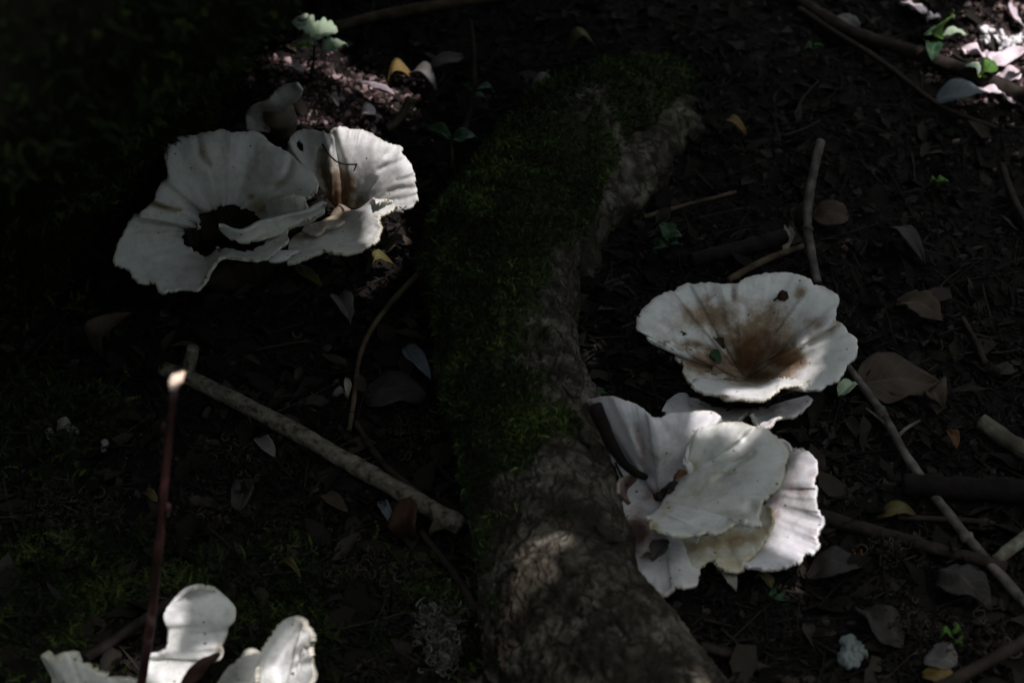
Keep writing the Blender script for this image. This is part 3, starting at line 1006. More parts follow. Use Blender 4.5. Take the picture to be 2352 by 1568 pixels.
# A: the big fan by the trunk with the dark hole
A = thing("mushroom", "largest grey-white mushroom fan, torn open by a big dark hole, beside the mossy trunk", "mushroom", G([520], [620])[0], MG)
a_out = [(1455, 585), (1540, 530), (1557, 470), (1530, 410), (1480, 365), (1400, 300), (1340, 250), (1240, 195), (1170, 130), (1120, 100), (1040, 97), (950, 105),
         (880, 85), (800, 100), (720, 110), (690, 125), (600, 128), (510, 145), (478, 185), (465, 250), (455, 290), (478, 350), (475, 430), (440, 460), (410, 510),
         (385, 590), (350, 615), (290, 680), (275, 715), (235, 705), (205, 740), (180, 800), (160, 840), (125, 910), (95, 985), (95, 1030), (130, 1055), (200, 1080),
         (230, 1130), (270, 1160), (330, 1180), (390, 1175), (430, 1235), (520, 1225), (580, 1215), (670, 1225), (735, 1190), (750, 1130), (800, 1060), (850, 1005), (920, 990), (980, 1000), (1080, 1005),
         (1170, 1010), (1220, 980), (1280, 930), (1340, 870), (1335, 800), (1400, 690)]
a_in = [(1140, 740), (1110, 690), (1030, 655), (985, 630), (940, 612), (890, 625), (820, 655), (720, 690), (710, 740), (690, 785), (640, 790), (590, 835), (575, 865),
        (600, 895), (660, 935), (720, 970), (770, 985), (830, 945), (920, 928), (1010, 950), (1090, 948), (1160, 900), (1200, 850), (1180, 790)]
ring = []
sheet("cap", H(a_out, (0, .075), (.1, .085), (.25, .10), (.36, .098), (.5, .075), (.6, .055), (.7, .045), (.8, .05), (.9, .055), (1, .06)),
      H(a_in, (0, .045), (.2, .05), (.5, .038), (.7, .033), (.85, .05), (1, .05)), 'A', A, M_cap_cream, True, 420, 34, 1.5, 2.8, 0.0026, 0.016,
      stain_shade=blob_stain_shade([(540, 660, 110, 26, .5), (730, 250, 40, 130, .42), (880, 230, 30, 120, .28), (1150, 640, 90, 60, .5), (1080, 565, 26, 18, 1.0), (1130, 380, 140, 120, .15), (330, 600, 60, 40, .25), (1280, 470, 160, 26, .3), (720, 960, 80, 60, .3)], 'A'),
      creases=[([(360, 605), (450, 640), (560, 665)], 0.004, 6, 0.75), ([(690, 140), (715, 260), (760, 330)], 0.003, 9, 0.2), ([(1360, 300), (1330, 400), (1250, 480)], 0.002, 10, 0.15)], ring=ring, rimc=.35)
stem(A, ring[0], 0.30, (540, 590), 0.03, 7, M_shadegill)
# deep interior of the torn funnel, its shade painted as a black sheet
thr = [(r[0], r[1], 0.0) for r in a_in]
sheet("throat", H(a_in, (0, .043), (.2, .048), (.5, .036), (.7, .031), (.85, .047), (1, .047)), [(880, 850, 0.004)], 'A', A, M_black_twig_shade, True, 160, 24, 0.35, 0, 0, thick=0.002)
# inner petal and lip
p_top = [(1195, 730), (1200, 640), (1210, 595), (1235, 568), (1300, 555), (1400, 550), (1445, 572), (1475, 610), (1500, 650), (1530, 680)]
p_bot = [(1200, 760), (1240, 770), (1320, 770), (1420, 760), (1500, 730), (1530, 700)]
sheet("inner_lobe", H(p_top, (0, .055), (.5, .085), (1, .065)), H(p_bot, (0, .05), (1, .055)), 'A', A, M_cap_cream, n=120, m=18, pw=1.1, wr=.0012, stain_shade=blob_stain_shade([(1350, 620, 90, 70, .14)], 'A'))
l_up = [(845, 783), (880, 782), (940, 808), (1010, 815), (1080, 790), (1150, 750), (1250, 725), (1350, 700), (1450, 685), (1520, 660), (1580, 622), (1605, 632)]
l_lo = [(850, 800), (890, 842), (950, 872), (1010, 890), (1080, 876), (1170, 850), (1250, 830), (1340, 780), (1440, 740), (1520, 705), (1570, 678), (1605, 645)]
sheet("lip", H(l_lo, (0, .062), (.5, .058), (1, .07)), H(l_up, (0, .066), (.5, .068), (1, .075)), 'A', A, M_cap_cream, n=150, m=14, pw=1.4, wr=.0008, rimj=1.4, rim_w=.5, rimc=.45, thick=0.003)

# B: the fan behind, lit by the sun
B_ = thing("mushroom", "sunlit white mushroom fan with a dark strand across it and a rusty throat", "mushroom", G([760], [560])[0], MG)
b_out = [(1500, 400), (1420, 330), (1350, 255), (1335, 190), (1345, 165), (1375, 125), (1420, 95), (1470, 85), (1540, 95), (1600, 110), (1655, 118), (1665, 88), (1700, 68), (1740, 67), (1800, 80), (1870, 90), (1940, 115),
         (2010, 160), (2080, 190), (2145, 210), (2155, 250), (2200, 310), (2230, 370), (2248, 420), (2250, 480), (2258, 530), (2255, 600), (2220, 650), (2170, 655), (2130, 650), (2070, 672)]
b_in = [(1530, 430), (1570, 500), (1640, 600), (1690, 650), (1740, 660), (1800, 650), (1860, 640), (1940, 640), (2050, 668)]
ring = []
sheet("cap", H(b_out, (0, .05), (.1, .075), (.3, .085), (.55, .09), (.75, .078), (.9, .06), (1, .05)), H(b_in, (0, .045), (.3, .026), (.55, .022), (.8, .03), (1, .046)), 'A', B_, M_cap, n=320, m=34, pw=1.35, wr=.0028, wf=.022,
      stain_shade=blob_stain_shade([(1700, 600, 100, 120, 1.0), (1690, 480, 80, 120, .72), (1760, 480, 60, 100, .75), (1620, 380, 70, 130, .5), (1850, 420, 40, 60, .35), (1850, 600, 50, 50, .6)], 'A'),
      holes=[[(1402, 170), (1425, 165), (1448, 195), (1448, 240), (1425, 235), (1405, 210)]],
      creases=[([(1655, 120), (1690, 250), (1730, 420), (1750, 600)], .005, 9, .1), ([(1580, 250), (1570, 350), (1620, 500)], .005, 10, .4), ([(2180, 300), (2090, 330), (1990, 370)], .0010, 7, 0), ([(2240, 420), (2120, 450)], .0009, 6, 0),
               ([(2250, 500), (2140, 510), (2050, 530)], .0010, 7, 0), ([(2240, 560), (2130, 590)], .0009, 6, 0), ([(2120, 200), (2040, 270)], .0010, 7, 0)], ring=ring, rimc=.2)
stem(B_, ring[0], 0.55, (740, 560), 0.02, 8, closed=False)
f_back = [(1345, 900), (1375, 850), (1460, 800), (1560, 745), (1650, 700), (1750, 668), (1840, 650), (1900, 610), (1945, 570)]
f_front = [(1335, 1040), (1400, 1022), (1480, 995), (1560, 965), (1610, 940), (1680, 960), (1760, 967), (1850, 945), (1920, 910), (1975, 875), (1996, 810), (1990, 700), (2075, 662), (2096, 622), (2060, 605), (1965, 625)]
sheet("front_lobe", H(f_front, (0, .045), (.5, .048), (.75, .055), (1, .06)), H(f_back, (0, .035), (.5, .026), (1, .055)), 'A', B_, M_cap_cream, n=240, m=26, pw=1.3, wr=.0022, wf=.03,
      stain_shade=blob_stain_shade([(1560, 740, 150, 40, .7), (1700, 700, 60, 30, .6), (1420, 850, 60, 40, .6)], 'A'), rimc=.5)
g_up = [(1200, 1000), (1235, 955), (1300, 945), (1370, 945), (1422, 942)]
g_lo = [(1200, 1015), (1265, 1030), (1320, 1010), (1380, 975), (1424, 950)]
sheet("fold", H(g_lo, (0, .05), (1, .055)), H(g_up, (0, .05), (1, .055)), 'A', B_, M_cap_pink, n=70, m=10, pw=1.2, wr=.001, rimj=1.2)
sheet("ragged_flap", H([(1440, 800), (1500, 830), (1560, 825), (1600, 780), (1680, 770), (1745, 735)], (0, .042), (1, .045)), H([(1460, 770), (1540, 745), (1640, 735), (1740, 722)], (0, .04), (1, .042)), 'A', B_, M_cap_pink, n=60, m=10, pw=1.2,
      stain_shade=lambda ss, p: 0.45 + 0 * ss, rimj=2)

# small curled one behind
Bs = thing("mushroom", "small curled tongue-like mushroom standing behind the biggest fan", "mushroom", G([625], [315])[0], MG)
ring = []
sheet("cap", H([(566, 296), (565, 264), (580, 243), (612, 229), (636, 210), (662, 192), (686, 190)], (0, .03), (.4, .055), (1, .075)),
      H([(618, 306), (628, 274), (633, 258), (652, 250), (675, 238), (692, 221), (697, 204)], (0, .025), (.4, .045), (1, .07)), 'D', Bs, M_cap_cream, n=110, m=20, pw=1.1, wr=.0012, wf=.05, rimj=1.5, ring=ring)
v, f = tube(catmull(np.concatenate([G([648], [312], -0.01), P([650], [285], [.02]), P([640], [258], [.045])]), 14), np.linspace(.009, .013, 14), 24, .1, 4)
obj("stem", mesh("stem", v, f, M_gill), Bs)

# C: funnel with the brown centre
C_ = thing("mushroom", "wide white funnel mushroom with a brown stained centre and a small red bud on it", "mushroom", G([1720], [930])[0], MG)
c_out = [(830, 675), (720, 650), (620, 640), (550, 605), (500, 560), (455, 530), (442, 480), (450, 430), (475, 370), (500, 340), (560, 300), (600, 260), (690, 215), (750, 210), (790, 180), (850, 145), (890, 155),
         (960, 150), (1050, 138), (1130, 150), (1190, 150), (1250, 155), (1300, 125), (1380, 95), (1480, 72), (1570, 62), (1700, 62), (1800, 85), (1860, 110), (1890, 155), (1960, 170), (2030, 205), (2090, 250),
         (2100, 290), (2080, 340), (2070, 410), (2078, 480), (2110, 482), (2150, 500), (2180, 550), (2230, 590), (2250, 640), (2245, 700), (2240, 760), (2180, 800), (2150, 850), (2110, 920), (2060, 965), (2000, 985),
         (1940, 1010), (1880, 1020), (1800, 1000), (1740, 950), (1640, 935), (1560, 945), (1500, 970), (1420, 995), (1290, 995), (1180, 985), (1100, 955), (1000, 935), (925, 945), (890, 965), (840, 910), (820, 860), (830, 810),
         (790, 790), (765, 750), (765, 710), (795, 685)]
ring = []
sheet("cap", H(c_out, (0, .06), (.1, .075), (.3, .09), (.4, .092), (.5, .085), (.6, .07), (.72, .055), (.8, .042), (.88, .042), (.93, .048), (1, .055)), [(1320, 930, .014)], 'C', C_, M_cap, True, 420, 40, 1.45, 2.8, .0013, .017,
      stain_shade=blob_stain_shade([(1420, 640, 360, 290, .75), (1330, 720, 130, 220, .95), (1640, 760, 170, 130, .95), (1030, 420, 250, 140, .62), (1030, 270, 60, 60, .42), (1250, 230, 40, 80, .35), (900, 660, 130, 50, .6), (1000, 800, 240, 110, .62), (1450, 900, 260, 70, .75),
                        (1870, 480, 120, 80, .33), (1760, 230, 60, 50, .45), (1500, 430, 260, 150, .55), (1300, 600, 60, 80, .85), (1900, 560, 120, 30, .35)], 'C'),
      holes=[[(1072, 600), (1110, 590), (1158, 600), (1160, 640), (1175, 688), (1130, 680), (1095, 640)], [(815, 548), (850, 548), (846, 575), (820, 578)]],
      creases=[([(1215, 200), (1240, 280), (1310, 340), (1300, 450), (1250, 560)], .002, 14, .1), ([(2080, 480), (1980, 570), (1860, 620)], .003, 9, .3), ([(840, 680), (960, 670), (1060, 700)], .003, 9, .5), ([(1020, 790), (1140, 840), (1240, 850)], .0015, 10, .5)], ring=ring, rimc=.25)
stem(C_, ring[0], 0.5, (1715, 925), 0.02, 9)
lip_in = [(900, 955), (960, 925), (1040, 930), (1110, 948), (1180, 975), (1290, 987), (1420, 987), (1500, 962), (1560, 932), (1620, 922), (1700, 935), (1780, 945), (1862, 945)]
lip_out = [(893, 975), (930, 1012), (1010, 1042), (1100, 1062), (1200, 1093), (1300, 1090), (1380, 1098), (1470, 1095), (1530, 1070), (1580, 1035), (1610, 1000), (1680, 985), (1780, 970), (1862, 950)]
sheet("lip", H(lip_out, (0, .055), (.5, .058), (1, .055)), H(lip_in, (0, .05), (.5, .045), (1, .05)), 'C', C_, M_cap, n=220, m=20, pw=1.3, wr=.0012, wf=.03, stain_shade=blob_stain_shade([(1150, 1075, 70, 14, .8)], 'C'), rim_w=.1)

# C2: bracket below it
C2 = thing("mushroom", "low wavy white mushroom bracket tucked under the brown-centred funnel", "mushroom", G([1700], [960])[0], MG)
k_back = [(690, 1110), (780, 1048), (850, 1048), (880, 1080), (950, 1095), (1070, 1145), (1250, 1165), (1500, 1150), (1700, 1100), (1840, 1065)]
k_front = [(650, 1185), (720, 1215), (850, 1235), (1000, 1265), (1140, 1288), (1250, 1276), (1340, 1207), (1400, 1212), (1425, 1290), (1445, 1315), (1520, 1318), (1556, 1275), (1600, 1240), (1690, 1238), (1770, 1205), (1830, 1150), (1872, 1085)]
ring = []
sheet("cap", H(k_front, (0, .026), (.3, .024), (.44, .034), (.55, .022), (.8, .024), (1, .026)), H(k_back, (0, .022), (.15, .022), (.5, .008), (.8, .009), (1, .02)), 'C', C2, M_cap_pink, n=260, m=22, pw=1.3, wr=.0016, wf=.025,
      stain_shade=blob_stain_shade([(1350, 1140, 420, 60, .75)], 'C'), ring=ring, rimc=.3)  # back stain paints the shade under the funnel's lip and its brown stem
stem(C2, ring[0], 0.6, (1700, 955), 0.018, 10, closed=False)

# D: the cluster beside the branch
D1 = thing("mushroom", "broad white cup mushroom half hidden behind the mossy branch, a dark stick leaning in it", "mushroom", G([1500], [1180])[0], MG)
d_out = [(-60, 160), (40, 108), (70, 98), (150, 80), (230, 85), (330, 115), (400, 150), (455, 180), (480, 215), (560, 238), (650, 200), (720, 195), (830, 190), (910, 183), (970, 195), (1010, 240), (1015, 300), (990, 500),
         (900, 800), (850, 1080), (830, 1280), (865, 1365), (850, 1405), (830, 1450), (740, 1465), (660, 1465), (640, 1500), (600, 1527), (560, 1520), (480, 1450), (400, 1350), (330, 1220), (200, 950), (60, 620), (-60, 320)]
ring = []
d_h = H(d_out, (0, .02), (.1, .085), (.2, .085), (.35, .085), (.45, .08), (.5, .05), (.56, .025), (.6, .022), (.7, .03), (.85, .022), (1, .02))
d_h[0] = (-20, 150, .045); d_h[1] = (40, 108, .066); d_h[2] = (70, 98, .073); d_h[3] = (150, 80, .08); d_h[-2] = (60, 620, .028); d_h[-1] = (-20, 320, .032)
sheet("cap", d_h, [(560, 840, .022)], 'F', D1, M_cap_pink, True, 380, 40, 1.3, 2.8, .002, .017,
      stain_shade=blob_stain_shade([(600, 560, 180, 160, .36), (440, 560, 50, 110, .5), (560, 800, 140, 70, .65), (400, 1060, 100, 150, 1.1), (500, 1130, 120, 80, .6), (470, 1250, 70, 34, .75), (900, 600, 200, 200, .2), (400, 900, 60, 40, .4)], 'F'),
      creases=[([(395, 320), (425, 420), (440, 520), (465, 640)], .0025, 12, .5), ([(560, 240), (600, 330)], .002, 9, .05)], ring=ring, rimc=.25)
stem(D1, ring[0], 0.5, (1520, 1175), 0.022, 11)
sheet("flap", H([(270, 780), (265, 720), (285, 685), (340, 665), (375, 645), (395, 660)], (0, .05), (1, .056)), H([(355, 860), (325, 800), (330, 760), (360, 730), (385, 705), (398, 690)], (0, .035), (1, .045)), 'F', D1, M_cap_pink, n=60, m=12, pw=1.2, wr=.0006, rimj=1.2,
      stain_shade=lambda ss, p: 0.7 + 0 * ss)

D2 = thing("mushroom", "large pale cream mushroom fan with a ragged yellowish rim, uppermost of its cluster", "mushroom", G([1640], [1210])[0], MG)
e_out = [(795, 632), (765, 560), (755, 490), (772, 425), (800, 362), (835, 318), (900, 295), (980, 285), (1070, 267), (1150, 272), (1210, 285), (1255, 305), (1300, 304), (1340, 310), (1380, 345), (1430, 390), (1460, 412), (1490, 460),
         (1503, 510), (1480, 570), (1470, 620), (1470, 680), (1440, 740), (1390, 780), (1365, 805), (1320, 832), (1295, 890), (1280, 955), (1300, 1005), (1285, 1028), (1240, 1010), (1190, 1000), (1140, 985), (1110, 1010), (1050, 1045), (980, 1080),
         (900, 1060), (840, 1080), (740, 1092), (640, 1080), (560, 1060), (512, 1030), (500, 990), (462, 953)]
e_in = [(797, 640), (765, 660), (700, 700), (640, 760), (590, 830), (550, 890), (500, 940), (470, 955)]
ring = []
sheet("cap", H(e_out, (0, .055), (.12, .08), (.25, .09), (.4, .086), (.55, .074), (.7, .068), (.8, .066), (.9, .062), (1, .05)), H(e_in, (0, .05), (.4, .042), (.7, .040), (1, .046)), 'F', D2, M_cap_cream, n=380, m=40, pw=1.25, wr=.0022, wf=.016,
      stain_shade=blob_stain_shade([(900, 760, 260, 180, .2), (820, 580, 60, 60, .3), (1050, 640, 200, 18, .3), (1190, 520, 60, 26, .4), (1180, 830, 120, 40, .22), (520, 1030, 40, 30, .7), (620, 900, 160, 60, .25)], 'F'),
      creases=[([(1255, 310), (1180, 380)], .003, 8, 0), ([(1230, 500), (1100, 590), (980, 690)], .0022, 9, .12), ([(470, 955), (600, 985), (760, 1030), (900, 1000), (1080, 965), (1230, 900)], .004, 14, 0.0)], ring=ring, rim_w=.07, rimc=.5)
stem(D2, ring[0], 0.6, (1560, 1180), 0.02, 12, closed=False)

D3 = thing("mushroom", "pinkish white wavy mushroom fan crossed by the cream fan's shadow", "mushroom", G([1760], [1270])[0], MG)
h_out = [(1440, 420), (1460, 405), (1500, 425), (1530, 475), (1580, 478), (1620, 475), (1670, 500), (1705, 545), (1713, 590), (1705, 650), (1685, 700), (1690, 740), (1705, 770), (1695, 820), (1705, 860), (1710, 920), (1750, 970), (1757, 1010), (1720, 1050),
         (1715, 1090), (1700, 1120), (1715, 1170), (1690, 1220), (1620, 1225), (1590, 1275), (1550, 1290), (1480, 1320), (1400, 1335), (1300, 1330), (1220, 1315), (1165, 1300)]
h_in = [(1390, 480), (1390, 600), (1370, 720), (1330, 860), (1280, 1000), (1220, 1140), (1165, 1270)]
ring = []
sheet("cap", H(h_out, (0, .062), (.3, .058), (.6, .045), (.8, .036), (1, .03)), H(h_in, (0, .045), (.5, .025), (1, .018)), 'F', D3, M_cap_pink, n=300, m=32, pw=1.25, wr=.0026, wf=.022,
      stain_shade=blob_stain_shade([(1440, 840, 110, 50, .5), (1400, 930, 60, 60, .5), (1560, 760, 120, 60, .3), (1660, 1100, 60, 50, .25), (1680, 640, 40, 30, .35)], 'F'), ring=ring, rimc=.15)
stem(D3, ring[0], 0.6, (1690, 1240), 0.018, 13, closed=False)

D4 = thing("mushroom", "shaded brownish mushroom shelf hanging under the cream fan", "mushroom", G([1640], [1270])[0], MG)
s_in = [(650, 1095), (800, 1110), (950, 1085), (1100, 1020), (1200, 960), (1320, 870)]
s_out = [(690, 1290), (750, 1330), (860, 1312), (960, 1275), (1000, 1320), (1070, 1352), (1150, 1357), (1180, 1300), (1260, 1215), (1310, 1150), (1370, 1060), (1381, 980), (1378, 895)]
ring = []
sheet("cap", H(s_out, (0, .026), (.5, .027), (1, .04)), H(s_in, (0, .022), (.5, .024), (1, .034)), 'F', D4, M_cap_cream, n=220, m=20, pw=1.2, wr=.0018, wf=.025, stain_shade=lambda ss, p, f=blob_stain_shade([(1050, 1130, 300, 110, .62), (800, 1180, 180, 80, .6)], 'F'): np.maximum(f(ss, p), .36), ring=ring, rimc=.7)  # brownish gill side; the stain also paints shade from the fan above
stem(D4, ring[0], 0.6, (1610, 1240), 0.016, 14, closed=False)

# E: cluster at the bottom
E1 = thing("mushroom", "tall upright white mushroom lobe shaped like a thumb, behind the red twig", "mushroom", G([450], [1640])[0], MG)
l_ = [(850, 1010), (875, 800), (895, 665), (980, 637), (1040, 592), (1072, 510), (1068, 430), (1045, 390), (1032, 330), (1055, 255), (1140, 185), (1200, 141), (1262, 116)]
r_ = [(1150, 1020), (1190, 850), (1300, 745), (1400, 690), (1470, 665), (1500, 600), (1482, 555), (1528, 450), (1537, 410), (1578, 365), (1592, 300), (1580, 235), (1490, 145), (1420, 116), (1345, 105), (1264, 116)]
ring = []
sheet("cap", H(r_, (0, .018), (1, .07)), H(l_, (0, .020), (1, .07)), 'E', E1, M_cap, n=220, m=30, pw=1.0, wr=.0003, wf=.02, rimj=.7, ring=ring, stain_shade=blob_stain_shade([(1460, 560, 30, 80, .25)], 'E'),
      creases=[([(1180, 330), (1150, 480), (1100, 600), (940, 690)], .003, 22, 0)], thick=.003)
E2 = thing("mushroom", "white mushroom fan with deep finger-like folds at the lower picture edge", "mushroom", G([640], [1660])[0], MG)
o1 = [(1740, 930), (1772, 780), (1785, 650), (1805, 575), (1870, 480), (1920, 400), (2000, 335), (2060, 322), (2115, 350), (2122, 395), (2098, 432), (2150, 410), (2180, 430), (2187, 520), (2172, 570), (2182, 640), (2190, 700), (2197, 780), (2160, 850), (2120, 960)]
ring = []
sheet("cap", H(o1, (0, .03), (.35, .06), (.6, .06), (1, .03)), H([(1760, 1000), (1850, 1020), (2000, 1020), (2110, 990)], (0, .015), (1, .015)), 'E', E2, M_cap, n=220, m=26, pw=1.0, wr=.0007, wf=.03, rimj=.9, ring=ring, thick=.003,
      creases=[([(2100, 430), (2000, 560), (1900, 700)], .003, 12, .05), ([(2180, 560), (2050, 640), (1920, 760)], .002, 10, .05), ([(2190, 690), (2060, 720), (1950, 800)], .002, 10, .1)])
o2 = [(1420, 900), (1480, 790), (1540, 712), (1620, 662), (1660, 590), (1720, 568), (1768, 590), (1790, 680), (1785, 820), (1770, 950)]
sheet("side_lobe", H(o2, (0, .03), (.5, .07), (1, .03)), H([(1440, 1000), (1600, 1020), (1760, 1010)], (0, .015), (1, .015)), 'E', E2, M_cap_cream, n=130, m=20, pw=1.0, wr=.0006, wf=.03, rimj=.9, thick=.003)
E3_ = thing("mushroom", "white mushroom cap with two pointed horns, cut by the picture edge beside the trunk's moss", "mushroom", G([190], [1650])[0], MG)
o3_ = [(130, 1000), (145, 870), (150, 775), (95, 700), (62, 628), (110, 645), (195, 668), (240, 605), (275, 603), (330, 645), (390, 700), (480, 755), (600, 800), (700, 812), (830, 830), (870, 900)]
ring = []
sheet("cap", H(o3_, (0, .03), (.3, .06), (.6, .055), (1, .035)), H([(160, 1080), (300, 1100), (500, 1100), (800, 1050)], (0, .02), (1, .02)), 'E', E3_, M_cap_cream, n=180, m=24, pw=1.1, wr=.0012, wf=.02, rimj=1.2, ring=ring, thick=.005)

# ------------------------------------------------------------------ sticks
TG = "twigs and sticks lying on the forest floor"


def stick(name, pts, r, mat, label, cat="twig", n=40, sides=12, rough=0.1, absolute=False, parts=(), group=TG, seed=None):
    seed = seed or int(abs(pts[0][0]) + 3)
    c_ = catmull(np.array([(p[0], p[1], p[2] if len(p) > 2 else 0.004) for p in pts], float), n)
    w = P(c_[:, 0], c_[:, 1], c_[:, 2]) if absolute else G(c_[:, 0], c_[:, 1], c_[:, 2])
    if not absolute and len(w) > 6:      # stiff wood does not follow every bump
        for _ in range(6):
            w[1:-1] = (w[:-2] + 2 * w[1:-1] + w[2:]) / 4
    rad_ = np.linspace(r[0], r[1], n) * (1 + 0.10 * fbm(np.stack([np.arange(n) * .25, 0 * np.arange(n), 0 * np.arange(n) + seed], -1), seed, 2))
    w[:, 2] += rad_ if not absolute else 0
    v, f = tube(w, rad_, sides, rough, seed)
    if not parts:
        o = obj(name, mesh(name, v, f, mat))
        o['label'] = label; o['category'] = cat; o['group'] = group
        return o, w
    o = thing(name, label, cat, w[0], group)
    obj("wood", mesh("wood", v, f, mat), o)
    for pr in parts:
        pn, pp, prr, pm = pr
        c2 = catmull(np.array([(p[0], p[1], p[2] if len(p) > 2 else 0.006) for p in pp], float), 12)
        w2 = P(c2[:, 0], c2[:, 1], c2[:, 2]) if absolute else G(c2[:, 0], c2[:, 1], c2[:, 2])
        if not absolute:
            k = np.argmin(np.hypot(*(proj(w) - proj(w2[:1])).T))
            w2 = w2 + (w[k] - w2[0]) * np.linspace(1, 0.3, 12)[:, None]
        v2, f2 = tube(w2, np.linspace(prr[0], prr[1], 12), 8, 0.12, seed + 5)
        obj(pn, mesh(pn, v2, f2, pm), o)
    return o, w


stick("stick", [(376, 860), (450, 888), (640, 985), (800, 1075), (930, 1150), (1058, 1222)], (.0053, .0062), M_twig_pale, "thick pale barkless stick running down to the mossy branch", "stick", 70, 18, .10,
      parts=[("stub", [(418, 872), (430, 838, .016), (441, 800, .03)], (.0052, .0042), M_twig_pale)])
stick("twig", [(978, 620, .03), (930, 665, .02), (870, 735, .01), (838, 790), (820, 850), (814, 920), (802, 992)], (.0022, .0016), M_twig_tan, "thin bent twig curving away from the mossy branch beside the dark leaf")
stick("twig", [(818, 975), (850, 1030), (890, 1080), (965, 1142)], (.002, .0026), M_twig_dark, "short dark twig ending at the pale barkless stick")
stick("twig", [(966, 1226), (1010, 1280), (1060, 1345), (1110, 1440), (1150, 1540), (1175, 1620)], (.0022, .0024), M_twig_dark, "long thin dark twig running down beside the mossy branch")
stick("twig", [(1883, 336, .05), (1868, 400, .045), (1856, 470, .035), (1853, 520, .025), (1860, 580, .012), (1876, 655, .004)], (.0036, .0034), M_twig_grey, "smooth grey twig standing behind the brown-centred funnel mushroom", parts=[("node", [(1854, 524, .026), (1853, 530, .025)], (.0042, .0040), M_twig_grey)])
stick("twig", [(1938, 838), (1990, 908), (2030, 962), (2060, 1020), (2100, 1085), (2170, 1180), (2240, 1265), (2300, 1335), (2380, 1420)], (.0028, .0033), M_twig_grey, "long straight grey twig with swollen nodes, slanting away from the funnel mushroom", "twig", 70,
      parts=[("side_shoot", [(2055, 1008), (2080, 985), (2112, 966)], (.0016, .0009), M_twig_grey), ("side_shoot", [(2030, 1000), (2008, 970), (1984, 942)], (.0012, .0008), M_twig_grey),
             ("node", [(2020, 945), (2030, 962)], (.0046, .0040), M_twig_grey), ("node", [(2214, 1232), (2222, 1244)], (.0046, .0042), M_twig_grey)])
stick("twig", [(1880, 1194), (1960, 1218), (2060, 1245), (2150, 1270), (2240, 1292), (2310, 1312)], (.0044, .0034), M_twig_dark, "dark twig reaching from the pinkish mushroom fan to the long grey twig")
stick("stick", [(2252, 984), (2290, 1010), (2330, 1038), (2420, 1100)], (.0055, .006), M_twig_lichen, "stubby greenish grey stick end flecked with lichen", "stick")
stick("twig", [(2150, 1590, .07), (2250, 1538, .07), (2352, 1482, .07), (2440, 1435, .07)], (.0033, .0038), M_twig_dark, "blurred brown twig raised over the yellow leaf at the corner")
stick("stick", [(765, 74), (850, 52), (950, 33), (1060, 15), (1220, -8)], (.0046, .0052), M_twig_tan, "straight brown stick above the sunlit seedling, far end out of view", "stick")
stick("stick", [(488, 196), (540, 140), (600, 75), (680, 15), (730, -30)], (.006, .007), M_twig_dark, "dark stick rising beside the mossy trunk top", "stick")
stick("stick", [(1790, -20), (1880, 45), (1960, 90), (2080, 130), (2180, 165), (2270, 200), (2390, 256)], (.0056, .0066), M_twig_dark, "long dark stick passing in front of the sunlit leaves", "stick", 60)
stick("twig", [(1835, 28), (1930, 90), (1990, 125), (2060, 175), (2130, 230), (2200, 268), (2290, 300)], (.0030, .0020), M_twig_dark, "long thin brown twig under the big dark stick", "twig", 50)
stick("twig", [(1478, 503), (1540, 485), (1600, 468), (1690, 444)], (.0017, .0013), M_twig_tan, "hair-thin twig lying above the small dark seedling")
stick("twig", [(1672, 650), (1740, 612), (1790, 590), (1843, 571)], (.0027, .0022), M_twig_tan, "short tan twig poking out behind the funnel mushroom rim")
stick("stick", [(1585, 612), (1680, 590), (1800, 560)], (.0055, .006), M_black_twig_shade, "stout dark rotten stick behind the funnel mushroom", "stick")
stick("stick", [(2072, 1130), (2180, 1140), (2290, 1146), (2400, 1150)], (.0070, .0085), M_black_twig_shade, "thick black rotten stick under the long grey twig", "stick")
stick("twig", [(1080, 55, .06), (1086, 110, .05), (1088, 200, .03), (1076, 270, .01), (1066, 306)], (.0020, .0026), M_twig_dark, "slender upright brown stem beside the leaf pair")
stick("twig", [(472, 302, .02), (480, 278, .03), (488, 252, .04)], (.0017, .0013), M_twig_tan, "short yellowish twig sticking up behind the biggest mushroom fan")
stick("twig", [(888, 304), (920, 278, .008), (944, 232, .02)], (.0028, .0035), M_twig_tan, "short reddish brown twig in the sun fleck behind the sunlit fan")
stick("twig", [(2285, 1300), (2320, 1270), (2380, 1225)], (.0042, .0042), M_twig_lichen, "mossy tan twig meeting the long grey twig")
stick("twig", [(2300, 385), (2318, 440), (2340, 490), (2375, 545)], (.0028, .0034), M_twig_dark, "bent dark twig on the bare soil by the picture edge")
stick("twig", [(2210, 735), (2235, 780), (2262, 840)], (.0018, .0022), M_twig_dark, "short dark twig on bare soil above the large brown leaf")
stick("twig", [(1610, 1490), (1700, 1520), (1830, 1580)], (.0026, .003), M_twig_dark, "dark thin twig next to the lower end of the branch")
stick("twig", [(200, 1520, .004), (290, 1460, .006), (390, 1390, .01)], (.0034, .003), M_twig_dark, "dark twig slanting behind the horned white mushroom")
stick("twig", [(2060, 1192), (2160, 1196), (2260, 1202)], (.0018, .0018), M_twig_dark, "thin twig lying on the olive leaf")

# dark stick leaning in the cup mushroom
dk, dkw = stick("stick", [(1367, 934, .112), (1386, 976, .100), (1405, 1020, .088), (1431, 1061, .074), (1457, 1083, .062), (1481, 1095, .050)], (.0047, .0023), M_black_twig_shade, "dark curved stick leaning from the branch into the white cup mushroom", "stick", 40, 16, .08, True,
                parts=[("knob", [(1402, 1024, .088), (1393, 1034, .087)], (.0016, .0008), M_black_twig_shade)])
